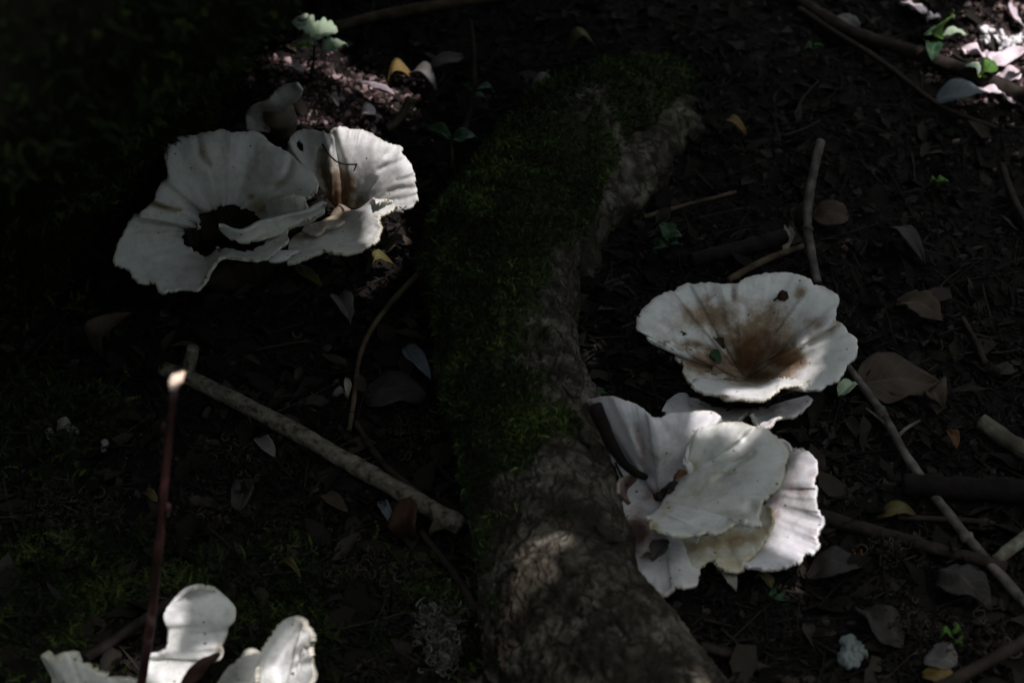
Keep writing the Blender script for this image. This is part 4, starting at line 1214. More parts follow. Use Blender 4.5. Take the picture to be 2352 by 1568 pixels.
# strand on the sunlit fan
cA = cv([(1585, 190, .088), (1620, 250, .082), (1680, 310, .074), (1740, 332, .070), (1790, 335, .072), (1832, 334, .076)], 'A')
stick("twig", [tuple(p) for p in cA], (.0008, .0007), M_twig_dark, "fine dark strand curving across the sunlit mushroom fan", absolute=True, sides=6, parts=[("side_shoot", [tuple(p) for p in cv([(1830, 334, .076), (1818, 360, .072), (1808, 382, .07)], 'A')], (.0006, .0005), M_twig_dark)])

# upright red twig with a bright cut end
rt = thing("twig", "upright red-brown twig with a bright freshly cut tip", "twig", G([300], [1730])[0], None)
c_ = catmull(np.array([(300, 1740, -.01), (325, 1568, .05), (346, 1430, .095), (366, 1250, .15), (377, 1120, .19), (388, 1000, .225), (401, 886, .26)], float), 90)
rw = P(c_[:, 0], c_[:, 1], c_[:, 2])
v, f = tube(rw, np.linspace(.0027, .0019, 90), 18, .07, 3)
obj("bark", mesh("bark", v, f, M_twig_red), rt)
d = rw[-1] - rw[-2]; d /= np.linalg.norm(d)
sx = np.array([1.0, 0, 0]); sy = np.cross(d, sx)
rows = []
for (r_k, hgt, sh) in ((.0019, -.002, 0), (.0034, .0012, 0), (.0035, .0040, .0006), (.0028, .0066, .0012), (.0012, .0066, .0018), (.0002, .0070, .002)):
    a = np.linspace(0, 2 * np.pi, 18, endpoint=False)
    bumpy = 1 + .16 * np.sin(3 * a + hgt * 900) + .08 * np.sin(5 * a)
    rows.append(rw[-1] + (np.cos(a) * r_k * bumpy + sh)[:, None] * sx + (np.sin(a) * r_k * bumpy)[:, None] * sy + d * hgt + (d * .0016)[None] * (np.cos(a) > .2)[:, None])
obj("cut_end", mesh("cut_end", np.concatenate(rows), grid_faces(18, 6, True), M_cut), rt)
for (fx, sg, rr_) in ((60, 1, .0018), (79, -1, .0009)):
    q = rw[fx] + np.array([sg * .003, -.0018, 0])
    v, f = tube(np.array([q - d * .004, q, q + d * .003, q + d * .0055]), [.0008, rr_, rr_ * .8, .0003], 10, .05, fx)
    obj("bud", mesh("bud", v, f, M_twig_red), rt)

# ------------------------------------------------------------------ leaves
LG = "fallen leaves on the forest floor"


def leaf_mesh(base, tip, w, mat, h=(0.004, 0.006), arch=0.004, fold=0.003, shape='ovate', absolute=False, wav=0.002, roll=0.0, seed=None, name="leaf"):
    seed = seed or int(base[0] + tip[1] * 3)
    fn = P if absolute else G
    A_ = fn([base[0]], [base[1]], np.array([h[0]]))[0]
    B2 = fn([tip[0]], [tip[1]], np.array([h[1]]))[0]
    ax = B2 - A_
    ln = np.linalg.norm(ax)
    side = np.cross([0, 0, 1.0], ax)
    side /= np.linalg.norm(side) + 1e-9
    up = np.cross(ax / ln, side)
    side, up = side * math.cos(roll) + up * math.sin(roll), up * math.cos(roll) - side * math.sin(roll)
    mid = (A_ + B2) / 2
    dpx = np.linalg.norm(proj(mid + side * .005) - proj(mid - side * .005)) / .01
    wm = min(w / max(dpx, 900), 0.12) / 2
    u = np.linspace(0, 1, 15)
    vv = np.linspace(-1, 1, 9)
    if shape == 'ovate':
        sh = np.sin(np.pi * u ** 0.8) ** 0.8
    elif shape == 'lance':
        sh = np.sin(np.pi * u ** 0.95) ** 0.9
    elif shape == 'round':
        sh = np.sqrt(np.clip(1 - (2 * u - 1) ** 2, 0, 1)) ** 0.8
    elif shape == 'scrap':
        sh = np.clip(np.sqrt(np.clip(1 - (2 * u - 1) ** 2, 0, 1)) * (1 + 0.35 * vnoise(np.stack([u * 5, 0 * u, 0 * u + seed], -1), seed)), 0, 1.2)
    else:  # lobed
        sh = np.sin(np.pi * u ** 0.8) ** 0.6 * (0.75 + 0.3 * np.abs(np.sin(u * 3.5 * np.pi)))
    U, Vv = np.meshgrid(u, vv, indexing='ij')
    Sh = np.repeat(sh[:, None], 9, 1)
    en = 1 + 0.10 * fbm(np.stack([U * 7, Vv * 1.2, 0 * U + seed], -1).reshape(-1, 3), seed, 2).reshape(U.shape) * np.abs(Vv)
    wv = fbm(np.stack([U * 3.0, Vv * 1.3, 0 * U + seed], -1).reshape(-1, 3), seed + 1, 3).reshape(U.shape) * wav * 2.2
    Z = arch * np.sin(np.pi * U) + fold * np.abs(Vv) * Sh + wv + 0.5 * arch * (Vv ** 2) * 0
    bend = 0.06 * ln * np.sin(np.pi * U) * (1 if seed % 2 else -1)
    V = A_ + ax * U[..., None] + side * (Vv * wm * Sh * en + bend)[..., None] + up * Z[..., None]
    uv = np.stack([U, Vv * .5 + .5], -1).reshape(-1, 2)
    return mesh(name, V.reshape(-1, 3), grid_faces(9, 15), mat, uv=uv), A_


def thicken(o, t=0.0006):
    s_ = o.modifiers.new("thickness", 'SOLIDIFY')
    s_.thickness = t
    s_.offset = 0


def leaf(base, tip, w, mat, label, name="dead_leaf", cat="leaf", group=LG, petiole=True, **kw):
    me, A_ = leaf_mesh(base, tip, w, mat, name=name, **kw)
    o = obj(name, me)
    o['label'] = label; o['category'] = cat
    if group:
        o['group'] = group
    thicken(o)
    return o


leaf((893, 190), (948, 178), 26, L_yellow, "ochre yellow curled leaf at the edge of the sun fleck", arch=.012, h=(.004, .01))
leaf((935, 180), (1003, 208), 32, L_grey, "grey dried leaf next to the ochre curled leaf", arch=.010, fold=.006)
leaf((984, 156), (1066, 132), 26, L_grey, "pale grey twisted leaf above the upright brown stem's foot", arch=.006, fold=.006, roll=.5)
leaf((962, 128), (1010, 152), 16, L_brown, "narrow brown leaf touching the pale twisted leaf", shape='lance', arch=.006)
leaf((1298, 128), (1372, 118), 24, L_olive, "arched tan leaf standing like a small bridge behind the branch", arch=.020, h=(.004, .004))
leaf((1212, 232), (1284, 196), 18, L_grey, "grey arched leaf strip next to the branch's mossy top", arch=.016, shape='lance')
leaf((1660, 286), (1714, 306), 20, L_yellow, "small tan leaf lying on dark soil beyond the branch", shape='lance', arch=.006)
leaf((638, 1297), (692, 1331), 16, L_olive, "narrow yellow-green leaf slip on the dark moss", shape='lance')
leaf((1866, 500), (1949, 494), 56, L_brown, "rounded brown leaf just behind the standing grey twig", shape='round', arch=.006, h=(.01, .012), roll=.4)
leaf((1802, 580), (1806, 520), 22, L_pale, "pale flaky bark scrap beside the standing grey twig", "bark_flake", "bark flake", shape='scrap', arch=.004)
leaf((1962, 890), (2155, 885), 112, L_brown, "large flat brown leaf under the long grey twig", shape='ovate', arch=.006, fold=.002, wav=.004)
leaf((2112, 915), (2166, 948), 46, L_brown, "crumpled brown leaf end beside the large flat leaf", shape='scrap', arch=.010, fold=.008, wav=.005)
leaf((2118, 1548), (2215, 1582), 46, L_yellow, "bright yellow-orange leaf at the lower picture edge", shape='ovate', arch=.004)
leaf((2122, 1512), (2198, 1528), 62, L_grey, "grey veined round leaf above the yellow-orange leaf", shape='round', arch=.005)
leaf((2148, 238), (2268, 218), 48, L_bluegrey, "smooth blue-grey leaf in front of the sunlit soil", arch=.010, h=(.006, .01))
leaf((832, 905), (980, 910), 84, L_dark, "large dark leaf lying flat beside the thin bent twig", arch=.006, wav=.004)
leaf((798, 915), (794, 866), 17, L_pale, "small pale leaf upright against the bent twig", shape='lance', arch=.004, h=(.004, .012))
leaf((800, 916), (762, 912), 12, L_grey, "tiny grey leaf below the small pale leaf", shape='lance')
leaf((936, 795), (990, 868), 44, L_bluegrey, "slate grey leaf pressed against the branch's moss", shape='ovate', arch=.006, h=(.012, .02))
leaf((588, 1012), (632, 1052), 30, L_grey, "grey leaf scrap next to the pale barkless stick", shape='scrap', arch=.006)
leaf((936, 1236), (940, 1142), 66, L_rust, "rust brown rounded leaf propped on the pale stick's end", shape='round', arch=.010, h=(.004, .03), roll=-.2)
leaf((876, 1150), (902, 1204), 34, L_bluegrey, "pale grey flake beside the rust brown leaf", shape='scrap', arch=.004)
leaf((776, 680), (806, 742), 42, L_grey, "crumpled grey leaf below the sunlit mushroom fan", shape='scrap', arch=.008, fold=.006)
leaf((236, 822), (304, 718), 46, L_brown, "curled brown leaf standing at the trunk's foot", shape='ovate', arch=.012, fold=.012, h=(.004, .03))
leaf((204, 738), (252, 782), 24, L_brown, "narrow brown leaf leaning on the curled leaf", shape='lance', arch=.008, h=(.02, .01))
leaf((2012, 1192), (2104, 1180), 34, L_olive, "olive green fallen leaf under a thin twig", arch=.006)
leaf((2165, 998), (2198, 1026), 24, L_orange, "small orange scrap of leaf near the lichen-flecked stick", shape='scrap')
leaf((2046, 535), (2124, 604), 44, L_dark, "dark arched leaf on bare soil", arch=.014)
leaf((2060, 690), (2165, 735), 58, L_brown, "faded brown leaf half sunk in dark soil", shape='lobed', arch=.004, wav=.004)
leaf((1926, 905), (1964, 880), 34, L_palegreen, "pale green leaf lying beneath the funnel mushroom's rim", shape='round', arch=.003)
leaf((1648, 1318), (1692, 1352), 22, L_pale, "pale leaf scrap beneath the brownish mushroom shelf", shape='scrap', arch=.006)
leaf((1736, 1326), (1774, 1352), 28, L_olive, "dull olive leaf scrap beneath the pinkish mushroom fan", shape='scrap', arch=.006)
leaf((1966, 1272), (1980, 1312), 24, L_orange, "upright orange-brown leaf scrap below the dark twig", shape='scrap', arch=.004)
leaf((2070, 1495), (1960, 1400), 70, L_dark, "broad dark leaf near the white lichen", wav=.005, arch=.006)
leaf((1850, 1330), (1990, 1300), 70, L_dark, "broad dark leaf below the pinkish mushroom fan", wav=.005, arch=.010)
leaf((2150, 1330), (2280, 1390), 74, L_dark, "dark wilted leaf under the long grey twig's end", wav=.006, arch=.012)
leaf((740, 1140), (800, 1180), 40, L_brown, "small brown leaf between the pale stick and the lower moss", shape='ovate')
leaf((560, 1105), (545, 1175), 50, L_dark, "dark round leaf beside the red twig", shape='round')
leaf((330, 1140), (362, 1150), 22, L_olive, "tiny olive leaf behind the red twig", shape='round')
leaf((1052, 1215), (985, 1222), 26, L_brown, "brown leaf edge under the pale stick's end", shape='lance')
leaf((680, 610), (740, 660), 30, L_olive, "ochre leaf in the shade under the sunlit mushroom", shape='lance')
leaf((880, 585), (950, 560), 32, L_brown, "ribbed brown leaf between the sunlit mushroom and branch", shape='ovate', arch=.008)
leaf((840, 630), (905, 608), 24, L_olive, "ochre rolled leaf under the sunlit mushroom's lobe", shape='lance', arch=.012)
# sunlit scraps in the upper corner
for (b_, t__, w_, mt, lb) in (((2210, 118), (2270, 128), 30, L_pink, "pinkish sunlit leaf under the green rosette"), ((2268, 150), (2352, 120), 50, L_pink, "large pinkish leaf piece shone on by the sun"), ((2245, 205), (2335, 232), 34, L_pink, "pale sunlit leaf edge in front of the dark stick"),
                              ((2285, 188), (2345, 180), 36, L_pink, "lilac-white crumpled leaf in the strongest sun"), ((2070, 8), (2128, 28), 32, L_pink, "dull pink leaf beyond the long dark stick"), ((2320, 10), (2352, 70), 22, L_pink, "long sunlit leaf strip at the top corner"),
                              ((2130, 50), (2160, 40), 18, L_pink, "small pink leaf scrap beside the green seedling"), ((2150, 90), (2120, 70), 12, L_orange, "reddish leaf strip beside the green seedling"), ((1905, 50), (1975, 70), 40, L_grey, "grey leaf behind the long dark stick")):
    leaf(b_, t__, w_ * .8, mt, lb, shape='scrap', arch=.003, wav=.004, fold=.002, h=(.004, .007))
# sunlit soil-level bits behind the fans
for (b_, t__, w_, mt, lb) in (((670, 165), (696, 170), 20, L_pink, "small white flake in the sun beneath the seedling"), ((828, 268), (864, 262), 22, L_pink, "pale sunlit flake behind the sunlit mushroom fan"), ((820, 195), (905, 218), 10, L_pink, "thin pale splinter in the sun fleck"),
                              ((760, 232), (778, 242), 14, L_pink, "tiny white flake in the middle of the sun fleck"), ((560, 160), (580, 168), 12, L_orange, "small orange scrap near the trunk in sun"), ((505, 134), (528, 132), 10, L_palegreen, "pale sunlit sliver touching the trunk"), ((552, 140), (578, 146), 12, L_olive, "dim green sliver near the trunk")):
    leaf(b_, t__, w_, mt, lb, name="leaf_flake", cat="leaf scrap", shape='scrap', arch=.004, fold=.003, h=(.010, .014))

# things lying on the caps
cc = lambda x_, y_, k_: (CROPS[k_][0] + x_ * CROPS[k_][2], CROPS[k_][1] + y_ * CROPS[k_][2])
leaf(cc(1040, 735, 'C'), cc(1135, 775, 'C'), 26, L_darkgreen, "small dark green leaf bit lying in the funnel mushroom", shape='scrap', absolute=True, h=(.05, .046), arch=.001, wav=.0006, fold=.0006)
leaf(cc(510, 1285, 'F'), cc(625, 1130, 'F'), 34, L_dark, "dark dead leaf scrap stuck in the cup mushroom's lower lobe", shape='scrap', absolute=True, h=(.040, .044), arch=.002, wav=.001, fold=.001)
leaf(cc(440, 1255, 'F'), cc(500, 1232, 'F'), 8, L_brown, "thin brown scrap beside the dark leaf on the cup mushroom", shape='scrap', absolute=True, h=(.039, .040), arch=.001, wav=.0005, fold=.0005)
leaf(cc(665, 690, 'F'), cc(762, 640, 'F'), 12, L_orange, "orange-brown leaf crumb in the cup mushroom beside the cream fan", shape='scrap', absolute=True, h=(.054, .056), arch=.002, wav=.001, fold=.001)
leaf((1395, 918), (1350, 908), 16, L_darkgreen, "dark green leaf peeking out between branch and cup mushroom", shape='lance', absolute=True, h=(.04, .05))
leaf((410, 1590), (505, 1500), 34, L_rust, "brown sheet added for the shaded underside between the lower white mushrooms", shape='ovate', absolute=True, h=(.06, .066), arch=.004)  # dark sheet added in place of the shaded cap underside

IC = None


def ico():
    t = (1 + 5 ** .5) / 2
    V = np.array([[-1, t, 0], [1, t, 0], [-1, -t, 0], [1, -t, 0], [0, -1, t], [0, 1, t], [0, -1, -t], [0, 1, -t], [t, 0, -1], [t, 0, 1], [-t, 0, -1], [-t, 0, 1]])
    F = np.array([[0, 11, 5], [0, 5, 1], [0, 1, 7], [0, 7, 10], [0, 10, 11], [1, 5, 9], [5, 11, 4], [11, 10, 2], [10, 7, 6], [7, 1, 8], [3, 9, 4], [3, 4, 2], [3, 2, 6], [3, 6, 8], [3, 8, 9], [4, 9, 5], [2, 4, 11], [6, 2, 10], [8, 6, 7], [9, 8, 1]])
    return V / np.linalg.norm(V[0]), F


IV, IF = ico()


def blob(center, r, seed, sub=2, rough=.35):
    V, F = IV.copy(), IF.copy()
    for _ in range(sub):
        e = {}; V = list(map(tuple, V)); nf = []
        def mid(i, j):
            k = (min(i, j), max(i, j))
            if k not in e:
                m_ = (np.array(V[i]) + np.array(V[j])); m_ /= np.linalg.norm(m_)
                V.append(tuple(m_)); e[k] = len(V) - 1
            return e[k]
        for a_, b_, c2 in F:
            x1, x2, x3 = mid(a_, b_), mid(b_, c2), mid(c2, a_)
            nf += [[a_, x1, x3], [b_, x2, x1], [c2, x3, x2], [x1, x2, x3]]
        V = np.array(V); F = np.array(nf)
    V = V * (1 + rough * fbm(V * 2 + seed * 3.1, seed, 3) * 2)[:, None]
    return V * np.asarray(r) + center, F


# red bud on the funnel
pb = P([cc(1640, 250, 'C')[0]], [cc(1640, 250, 'C')[1]], np.array([.086]))[0]
bd = thing("fallen_bud", "small dark red bud with a stalk lying on the funnel mushroom", "bud", pb)
v, f = blob(pb, (.0037, .0031, .0037), 3, 2, .25)
obj("bud_scale", mesh("bud_scale", v, f, L_rust), bd)
pt = [cc(1605, 262, 'C'), cc(1585, 275, 'C'), cc(1565, 290, 'C')]
v, f = tube(P([p[0] for p in pt], [p[1] for p in pt], np.array([.085, .083, .081])), [.0008, .0007, .0006], 8, .1)
obj("stalk", mesh("stalk", v, f, M_twig_dark), bd)
# black soil crumbs in the cup
cl_ = []
for (x_, y_, r_) in ((640, 745, .0028), (655, 725, .002), (670, 712, .0018), (635, 770, .0018), (560, 812, .0032), (540, 808, .0022), (585, 795, .0024), (600, 770, .0022), (575, 825, .002)):
    q = cc(x_, y_, 'F')
    cl_.append(blob(P([q[0]], [q[1]], np.array([.046 if x_ > 610 else .038]))[0], r_, int(x_), 1, .4))
v, f = join(cl_)
o = obj("soil_crumb", mesh("soil_crumb", v, f, M_twig_dark)); o['label'] = "crumbly black bits of soil in the throat of the cup mushroom"; o['category'] = "soil"; o['kind'] = "stuff"
# tiny white hair twig beside funnel mushroom
stick("twig", [(1430, 752, .02), (1450, 746, .025), (1464, 742, .03)], (.0007, .0009), M_twig_grey, "short pale hair-thin twig touching the funnel mushroom's edge")

# lichen lumps
def lump_thing(name, label, cat, spots, mat, off_=.004, sub=2, rough=.4):
    ps = [G([s_[0]], [s_[1]], off_)[0] for s_ in spots]
    v, f = join([blob(p, s_[2], i * 7 + 2, sub, rough) for i, (p, s_) in enumerate(zip(ps, spots))])
    o = obj(name, mesh(name, v, f, mat)); o['label'] = label; o['category'] = cat
    return o


lump_thing("lichen", "crusty whitish lichen tuft on dark ground near the lower edge", "lichen", [(1950, 1478, .005), (1962, 1486, .0045), (1976, 1498, .004), (1945, 1495, .004), (1942, 1512, .0045), (1955, 1520, .0045), (1965, 1508, .0035)], M_lichen)
lump_thing("lichen", "bright white mottled lichen clump in full sun", "lichen", [(2262, 73, .0045), (2270, 88, .004), (2285, 96, .005), (2298, 80, .004), (2312, 102, .0045), (2330, 96, .005), (2290, 112, .0035), (2325, 112, .004), (2258, 98, .0035), (2342, 88, .004), (2278, 72, .003), (2306, 90, .003)], M_whitelichen, .003)
lump_thing("fungus_knob", "pale knobbly fungus on the black soil beside the red twig", "fungus", [(148, 972, 0.00372), (160, 985, 0.00372), (172, 990, 0.00248), (140, 982, 0.00310)], M_knob, 0.00372)
lump_thing("fungus_knob", "small separate white fungus knob nearest the trunk", "fungus", [(114, 992, 0.00248), (116, 1002, 0.00279)], M_knob, 0.00372)
lump_thing("fungus_knob", "little cream fungus knob between the white fungus and the red twig", "fungus", [(242, 1018, 0.00248), (238, 1030, 0.00217)], M_knob, 0.00372)

# seedlings
def seedling(label, foot, top, leaves, stemmat=M_twig_tan, r=.0013, group="green seedlings"):
    o = thing("seedling", label, "seedling", G([foot[0]], [foot[1]])[0], group)
    w = catmull(np.concatenate([G([foot[0]], [foot[1]], -.004), P([(foot[0] + top[0]) / 2 + 3], [(foot[1] + top[1]) / 2], np.array([top[2] * .55])), P([top[0]], [top[1]], np.array([top[2]]))]), 14)
    v, f = tube(w, np.linspace(r * 1.2, r * .7, 14), 8, .1)
    obj("stem", mesh("stem", v, f, stemmat), o)
    for (b_, t__, w_, mt, h_, shp) in leaves:
        me, _ = leaf_mesh(b_, t__, w_, mt, absolute=True, h=h_, arch=.003, fold=.003, shape=shp, name="leaf")
        lo = obj("leaf", me, o)
        thicken(lo, .0004)
    return o


seedling("sunlit pale green seedling with lobed leaves at the edge of the sun fleck", (712, 190), (722, 96, .05),
         [((722, 84), (672, 48), 48, L_palegreen, (.052, .065), 'lobed'), ((718, 80), (776, 74), 46, L_palegreen, (.052, .055), 'lobed'), ((728, 98), (686, 100), 40, L_palegreen, (.048, .046), 'lobed'), ((742, 122), (798, 102), 36, L_palegreen, (.045, .05), 'lobed'), ((712, 112), (680, 112), 24, L_lime, (.04, .038), 'ovate')], M_twig_tan)
seedling("fresh green seedling with an upright oval leaf near the top corner", (2158, 110), (2162, 88, .03),
         [((2162, 88), (2192, 34), 40, L_green, (.03, .055), 'ovate'), ((2162, 86), (2218, 80), 16, L_palegreen, (.03, .034), 'lance'), ((2158, 88), (2118, 82), 22, L_darkgreen, (.03, .03), 'ovate'), ((2154, 94), (2140, 140), 40, L_darkgreen, (.028, .02), 'ovate')])
seedling("low green rosette in the sun beneath the white lichen", (2250, 178), (2254, 168, .015),
         [((2254, 168), (2292, 156), 32, L_green, (.016, .022), 'round'), ((2250, 170), (2216, 152), 22, L_palegreen, (.016, .02), 'ovate'), ((2244, 176), (2272, 182), 18, L_lime, (.012, .012), 'ovate')])
seedling("small dim green seedling with round leaflets on black soil behind the branch", (1532, 585), (1536, 558, .025),
         [((1538, 555), (1520, 512), 36, L_darkgreen, (.026, .034), 'round'), ((1540, 552), (1564, 538), 32, L_darkgreen, (.026, .03), 'round'), ((1534, 562), (1506, 582), 24, L_darkgreen, (.024, .016), 'round'), ((1538, 562), (1556, 572), 20, L_darkgreen, (.024, .018), 'round')])
seedling("dark seedling with a pair of opposite pointed leaves next to the sunlit mushroom", (1036, 420), (1036, 324, .03),
         [((1034, 324), (980, 292), 26, L_darkgreen, (.03, .034), 'ovate'), ((1038, 324), (1100, 318), 26, L_darkgreen, (.03, .032), 'ovate')])
seedling("dim seedling leaves on the slender upright stem", (1085, 250), (1086, 208, .03), [((1088, 208), (1136, 212), 18, L_darkgreen, (.03, .026), 'lance'), ((1088, 222), (1112, 238), 20, L_darkgreen, (.026, .018), 'ovate'), ((1084, 210), (1056, 205), 14, L_darkgreen, (.03, .026), 'lance')])
seedling("tiny clover-like green seedling next to the crusty lichen", (2185, 1478), (2186, 1462, .012), [((2186, 1462), (2160, 1462), 16, L_green, (.012, .012), 'round'), ((2188, 1460), (2208, 1452), 18, L_green, (.012, .013), 'round'), ((2188, 1478), (2202, 1486), 14, L_green, (.008, .006), 'round')])
seedling("faint green leaf sprout on bare soil near the bent dark twig", (2150, 432), (2152, 424, .01), [((2152, 424), (2178, 418), 14, L_green, (.01, .012), 'ovate'), ((2150, 424), (2134, 424), 10, L_green, (.01, .01), 'ovate')])
seedling("thin seedling with two small pale leaves beside the long thin brown twig", (1868, 150), (1870, 118, .025), [((1870, 118), (1888, 106), 12, L_green, (.025, .028), 'lance'), ((1868, 118), (1846, 114), 12, L_darkgreen, (.025, .026), 'lance')])
seedling("small dark sprout among twigs by the lower end of the branch", (1775, 1392), (1778, 1370, .02), [((1778, 1370), (1782, 1345), 16, L_darkgreen, (.02, .026), 'ovate'), ((1776, 1372), (1796, 1388), 16, L_darkgreen, (.02, .014), 'ovate')])

# ------------------------------------------------------------------ ground cover that nobody could count
def scatter_px(n, lo=(-200, -150), hi=(2550, 1750)):
    px = rng.uniform(lo[0], hi[0], n * 2); py = rng.uniform(lo[1], hi[1], n * 2)
    p = G(px, py)
    return p[:n], np.stack([px, py], -1)[:n]


def surf(p):
    x_ = p[:, 0]; y_ = p[:, 1]
    return gz(x_, y_) + fbm(np.stack([x_ * 40, y_ * 40, 0 * x_], -1), 21, 4) * 0.010 - 0.002


n = 26000
p, _ = scatter_px(n)
p[:, 2] = surf(p)
sz = 0.0011 + 0.0035 * rng.random(n) ** 3.2
V, F, k = batch(IV, [IF], p, rots(n), np.stack([sz, sz * .8, sz * .62], -1) * (1 + .3 * rng.normal(size=(n, 3))).clip(.4, 1.8))
V = V + rng.normal(size=V.shape) * np.repeat(sz, k)[:, None] * .16
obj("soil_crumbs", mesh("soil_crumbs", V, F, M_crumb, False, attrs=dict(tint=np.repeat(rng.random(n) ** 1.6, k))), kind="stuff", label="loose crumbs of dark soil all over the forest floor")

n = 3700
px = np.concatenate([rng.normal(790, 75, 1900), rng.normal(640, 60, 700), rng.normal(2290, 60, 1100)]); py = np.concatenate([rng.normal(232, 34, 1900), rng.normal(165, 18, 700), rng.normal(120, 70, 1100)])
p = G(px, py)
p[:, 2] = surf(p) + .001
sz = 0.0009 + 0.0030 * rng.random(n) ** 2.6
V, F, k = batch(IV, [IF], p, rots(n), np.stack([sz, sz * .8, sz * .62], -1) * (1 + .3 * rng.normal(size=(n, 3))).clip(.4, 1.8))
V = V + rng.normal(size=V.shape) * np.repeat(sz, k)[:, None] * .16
M_sun_crumb = simple_mat("sun_bright_crumb", [(0.1, (0.015, 0.011, 0.009)), (0.5, (0.09, 0.062, 0.055)), (0.8, (0.26, 0.19, 0.175)), (1.0, (0.55, 0.45, 0.44))], 90, 0.9, 500, 0.6, attr="tint")  # crumb colour raised to brighten the sun patches they lie in
obj("sun_bright_crumbs", mesh("sun_bright_crumbs", V, F, M_sun_crumb, False, attrs=dict(tint=np.repeat(rng.random(n) ** 1.5, k))), kind="stuff", label="reddish soil crumbs with sunlight put into their pale colour behind the mushrooms")

LT = np.array([[0, 0, 0], [.25, -.3, .1], [.6, -.34, .06], [1, -.02, .0], [.65, .3, .12], [.3, .33, .08], [.3, 0, -.03], [.62, .02, -.02]])
n = 11000
p, _ = scatter_px(n)
p[:, 2] = surf(p) + 0.0015
sz = 0.004 + 0.024 * rng.random(n) ** 3
Vs, F, k = batch(LT, CF, p, rots(n, 0.7), np.stack([sz, sz * (.35 + .6 * rng.random(n)), sz * (.3 + 1.6 * rng.random(n))], -1))
Vs = Vs + rng.normal(size=Vs.shape) * np.repeat(sz, k)[:, None] * .05
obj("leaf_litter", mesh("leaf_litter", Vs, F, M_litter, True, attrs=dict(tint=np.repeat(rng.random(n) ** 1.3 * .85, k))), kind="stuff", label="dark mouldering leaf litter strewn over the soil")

ST = np.concatenate([np.stack([np.full(5, x_), .5 * np.cos(np.arange(5) * 2 * np.pi / 5) + by, .5 * np.sin(np.arange(5) * 2 * np.pi / 5)], -1) for x_, by in ((-.5, 0), (-.15, .6), (.2, .3), (.5, -.4))])
SF = grid_faces(5, 4, True)
n = 5000
p, _ = scatter_px(n)
p[:, 2] = surf(p) + 0.002
ln = 0.008 + 0.060 * rng.random(n) ** 3
R = rots(n, .25)
V, F, k = batch(ST, [SF], p, R, np.stack([ln, .0009 + .0012 * rng.random(n) ** 2, .0009 + .001 * rng.random(n) ** 2], -1))
obj("twig_litter", mesh("twig_litter", V, F, M_litter, True, attrs=dict(tint=np.repeat(rng.random(n) * .8, k))), kind="stuff", label="tiny broken twig bits scattered in the leaf litter")


def curls(spots, seed, count, size=.004):
    parts = []; tints = []
    r_ = np.random.default_rng(seed)
    for _ in range(count):
        s_ = spots[r_.integers(len(spots))]
        px_, py_ = s_[0] + r_.normal() * s_[2], s_[1] + r_.normal() * s_[3]
        c0 = G([px_], [py_], .002 + abs(r_.normal()) * s_[4])[0]
        u = np.linspace(0, 1, 8)
        rr_ = size * (.25 + .6 * r_.random())
        a0 = r_.random() * 6.28; turns = 2 + 4 * r_.random()
        e1 = r_.normal(size=3); e1 /= np.linalg.norm(e1)
        e2 = np.cross(e1, r_.normal(size=3)); e2 /= np.linalg.norm(e2); e3 = np.cross(e1, e2)
        pth = c0 + rr_ * (np.cos(a0 + turns * u)[:, None] * e1 + np.sin(a0 + turns * u)[:, None] * e2) + e3 * u[:, None] * rr_ * 1.6 * r_.normal()
        v_, f_ = tube(pth, (.00028 + .00045 * r_.random()) * (1 - .5 * u), 5, 0, 1, False)
        parts.append((v_, f_)); tints.append(np.full(len(v_), r_.random()))
    v_, f_ = join(parts)
    return v_, f_, np.concatenate(tints)


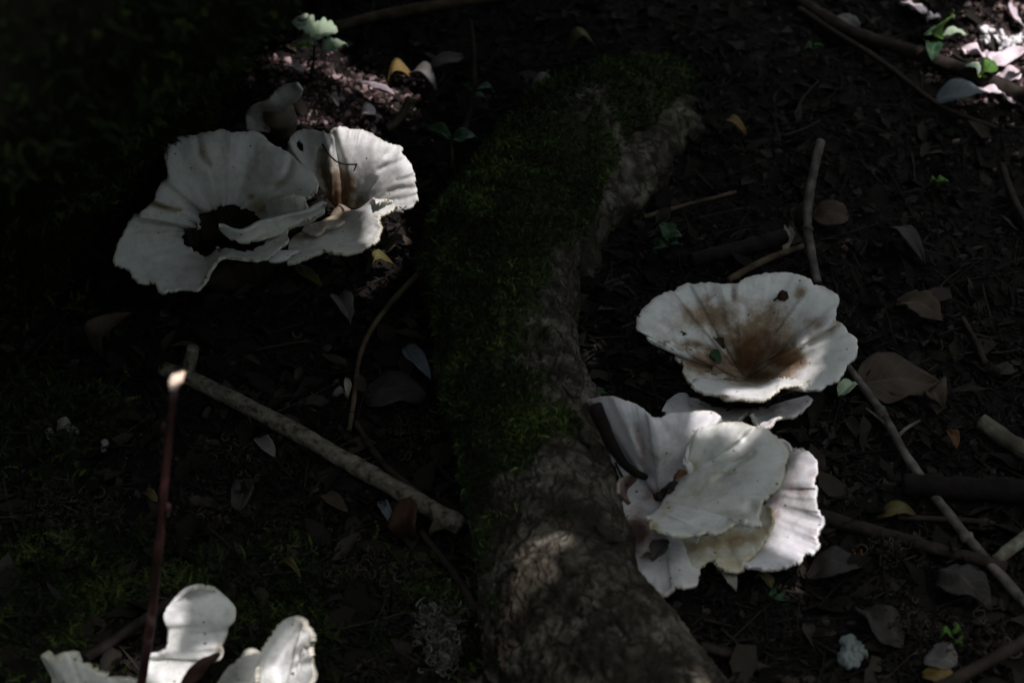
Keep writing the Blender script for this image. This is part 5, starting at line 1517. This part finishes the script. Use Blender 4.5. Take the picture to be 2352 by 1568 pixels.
for (nm, lb, spots, mt, cnt, szz) in (
        ("dry_moss", "tangle of curled dry moss threads at the trunk's foot", [(150, 1140, 40, 16, .006), (215, 1175, 34, 18, .008), (245, 1190, 22, 14, .008), (170, 1210, 40, 16, .004)], M_curl, 300, .0045),
        ("dry_moss", "pale shredded clump of dead moss at the foot of the branch", [(1000, 1430, 24, 22, .008), (1012, 1480, 20, 26, .010), (1020, 1420, 28, 20, .006), (1025, 1500, 16, 22, .008)], M_palecurl, 800, .0032),
        ("dry_moss", "band of curly brown moss threads between pale stick and lower moss", [(850, 1300, 50, 20, .005), (900, 1310, 60, 16, .006), (950, 1320, 40, 16, .005), (770, 1320, 50, 10, .004)], M_curl, 320, .0045),
        ("dry_moss", "knot of curly threads below the long grey twig", [(2070, 1400, 26, 16, .006), (2080, 1420, 26, 12, .006), (2120, 1450, 40, 16, .004)], M_curl, 220, .0042),
        ("dry_moss", "curled thread tangle near the picture corner", [(2240, 1470, 50, 24, .005), (2300, 1480, 30, 20, .004)], M_curl, 200, .0042),
        ("dry_moss", "threads of dry moss beside the dark leaf and the branch", [(960, 990, 40, 30, .004), (930, 1000, 50, 30, .004), (985, 980, 14, 12, .006)], M_curl, 160, .0042),
        ("dry_moss", "tuft of pale curly moss among brown leaves under dark twig", [(2050, 1250, 24, 16, .006), (2030, 1265, 24, 10, .005)], M_curl, 140, .0042),
        ("dry_moss", "frayed moss threads around the red twig's middle", [(480, 1180, 50, 40, .004), (560, 1060, 60, 40, .003), (680, 1200, 70, 40, .003)], M_curl, 260, .0042)):
    v, f, tt = curls(spots, int(spots[0][0]), cnt, szz)
    o = obj(nm, mesh(nm, v, f, mt, attrs=dict(tint=tt)), kind="stuff", label=lb)
v, f, tt = curls([(1200 + 600 * math.sin(i), 700 + 500 * math.cos(i * 1.7), 420, 280, .002) for i in range(9)], 5, 1500, .0042)
obj("root_threads", mesh("root_threads", v, f, M_curl, attrs=dict(tint=tt * .7)), kind="stuff", label="fine root threads curling out of the soil")

# moss on the ground in the lower corner, and along the foot of trunk and branch
n = 9000
px = np.concatenate([rng.normal(230, 230, 4500), rng.normal(900, 170, 3000), rng.normal(60, 120, 1500)])
py = np.concatenate([rng.normal(1390, 90, 4500), rng.normal(1420, 60, 3000), rng.normal(900, 120, 1500)])
p = G(px, py)
p[:, 2] = surf(p)
keep = fbm(p * 18, 91, 3) > -0.12
p = p[keep]
cl = fbm(p * 25, 92, 3)
moss("ground_moss", p, np.tile([[0, 0, 1.0]], (len(p), 1)), .007 + .008 * rng.random(len(p)), np.clip(.4 + cl + rng.normal(size=len(p)) * .2, 0, 1), M_darkmoss, None, 1.2)
print("objects", len(bpy.data.objects), "tris", sum(len(m_.polygons) for m_ in bpy.data.meshes))
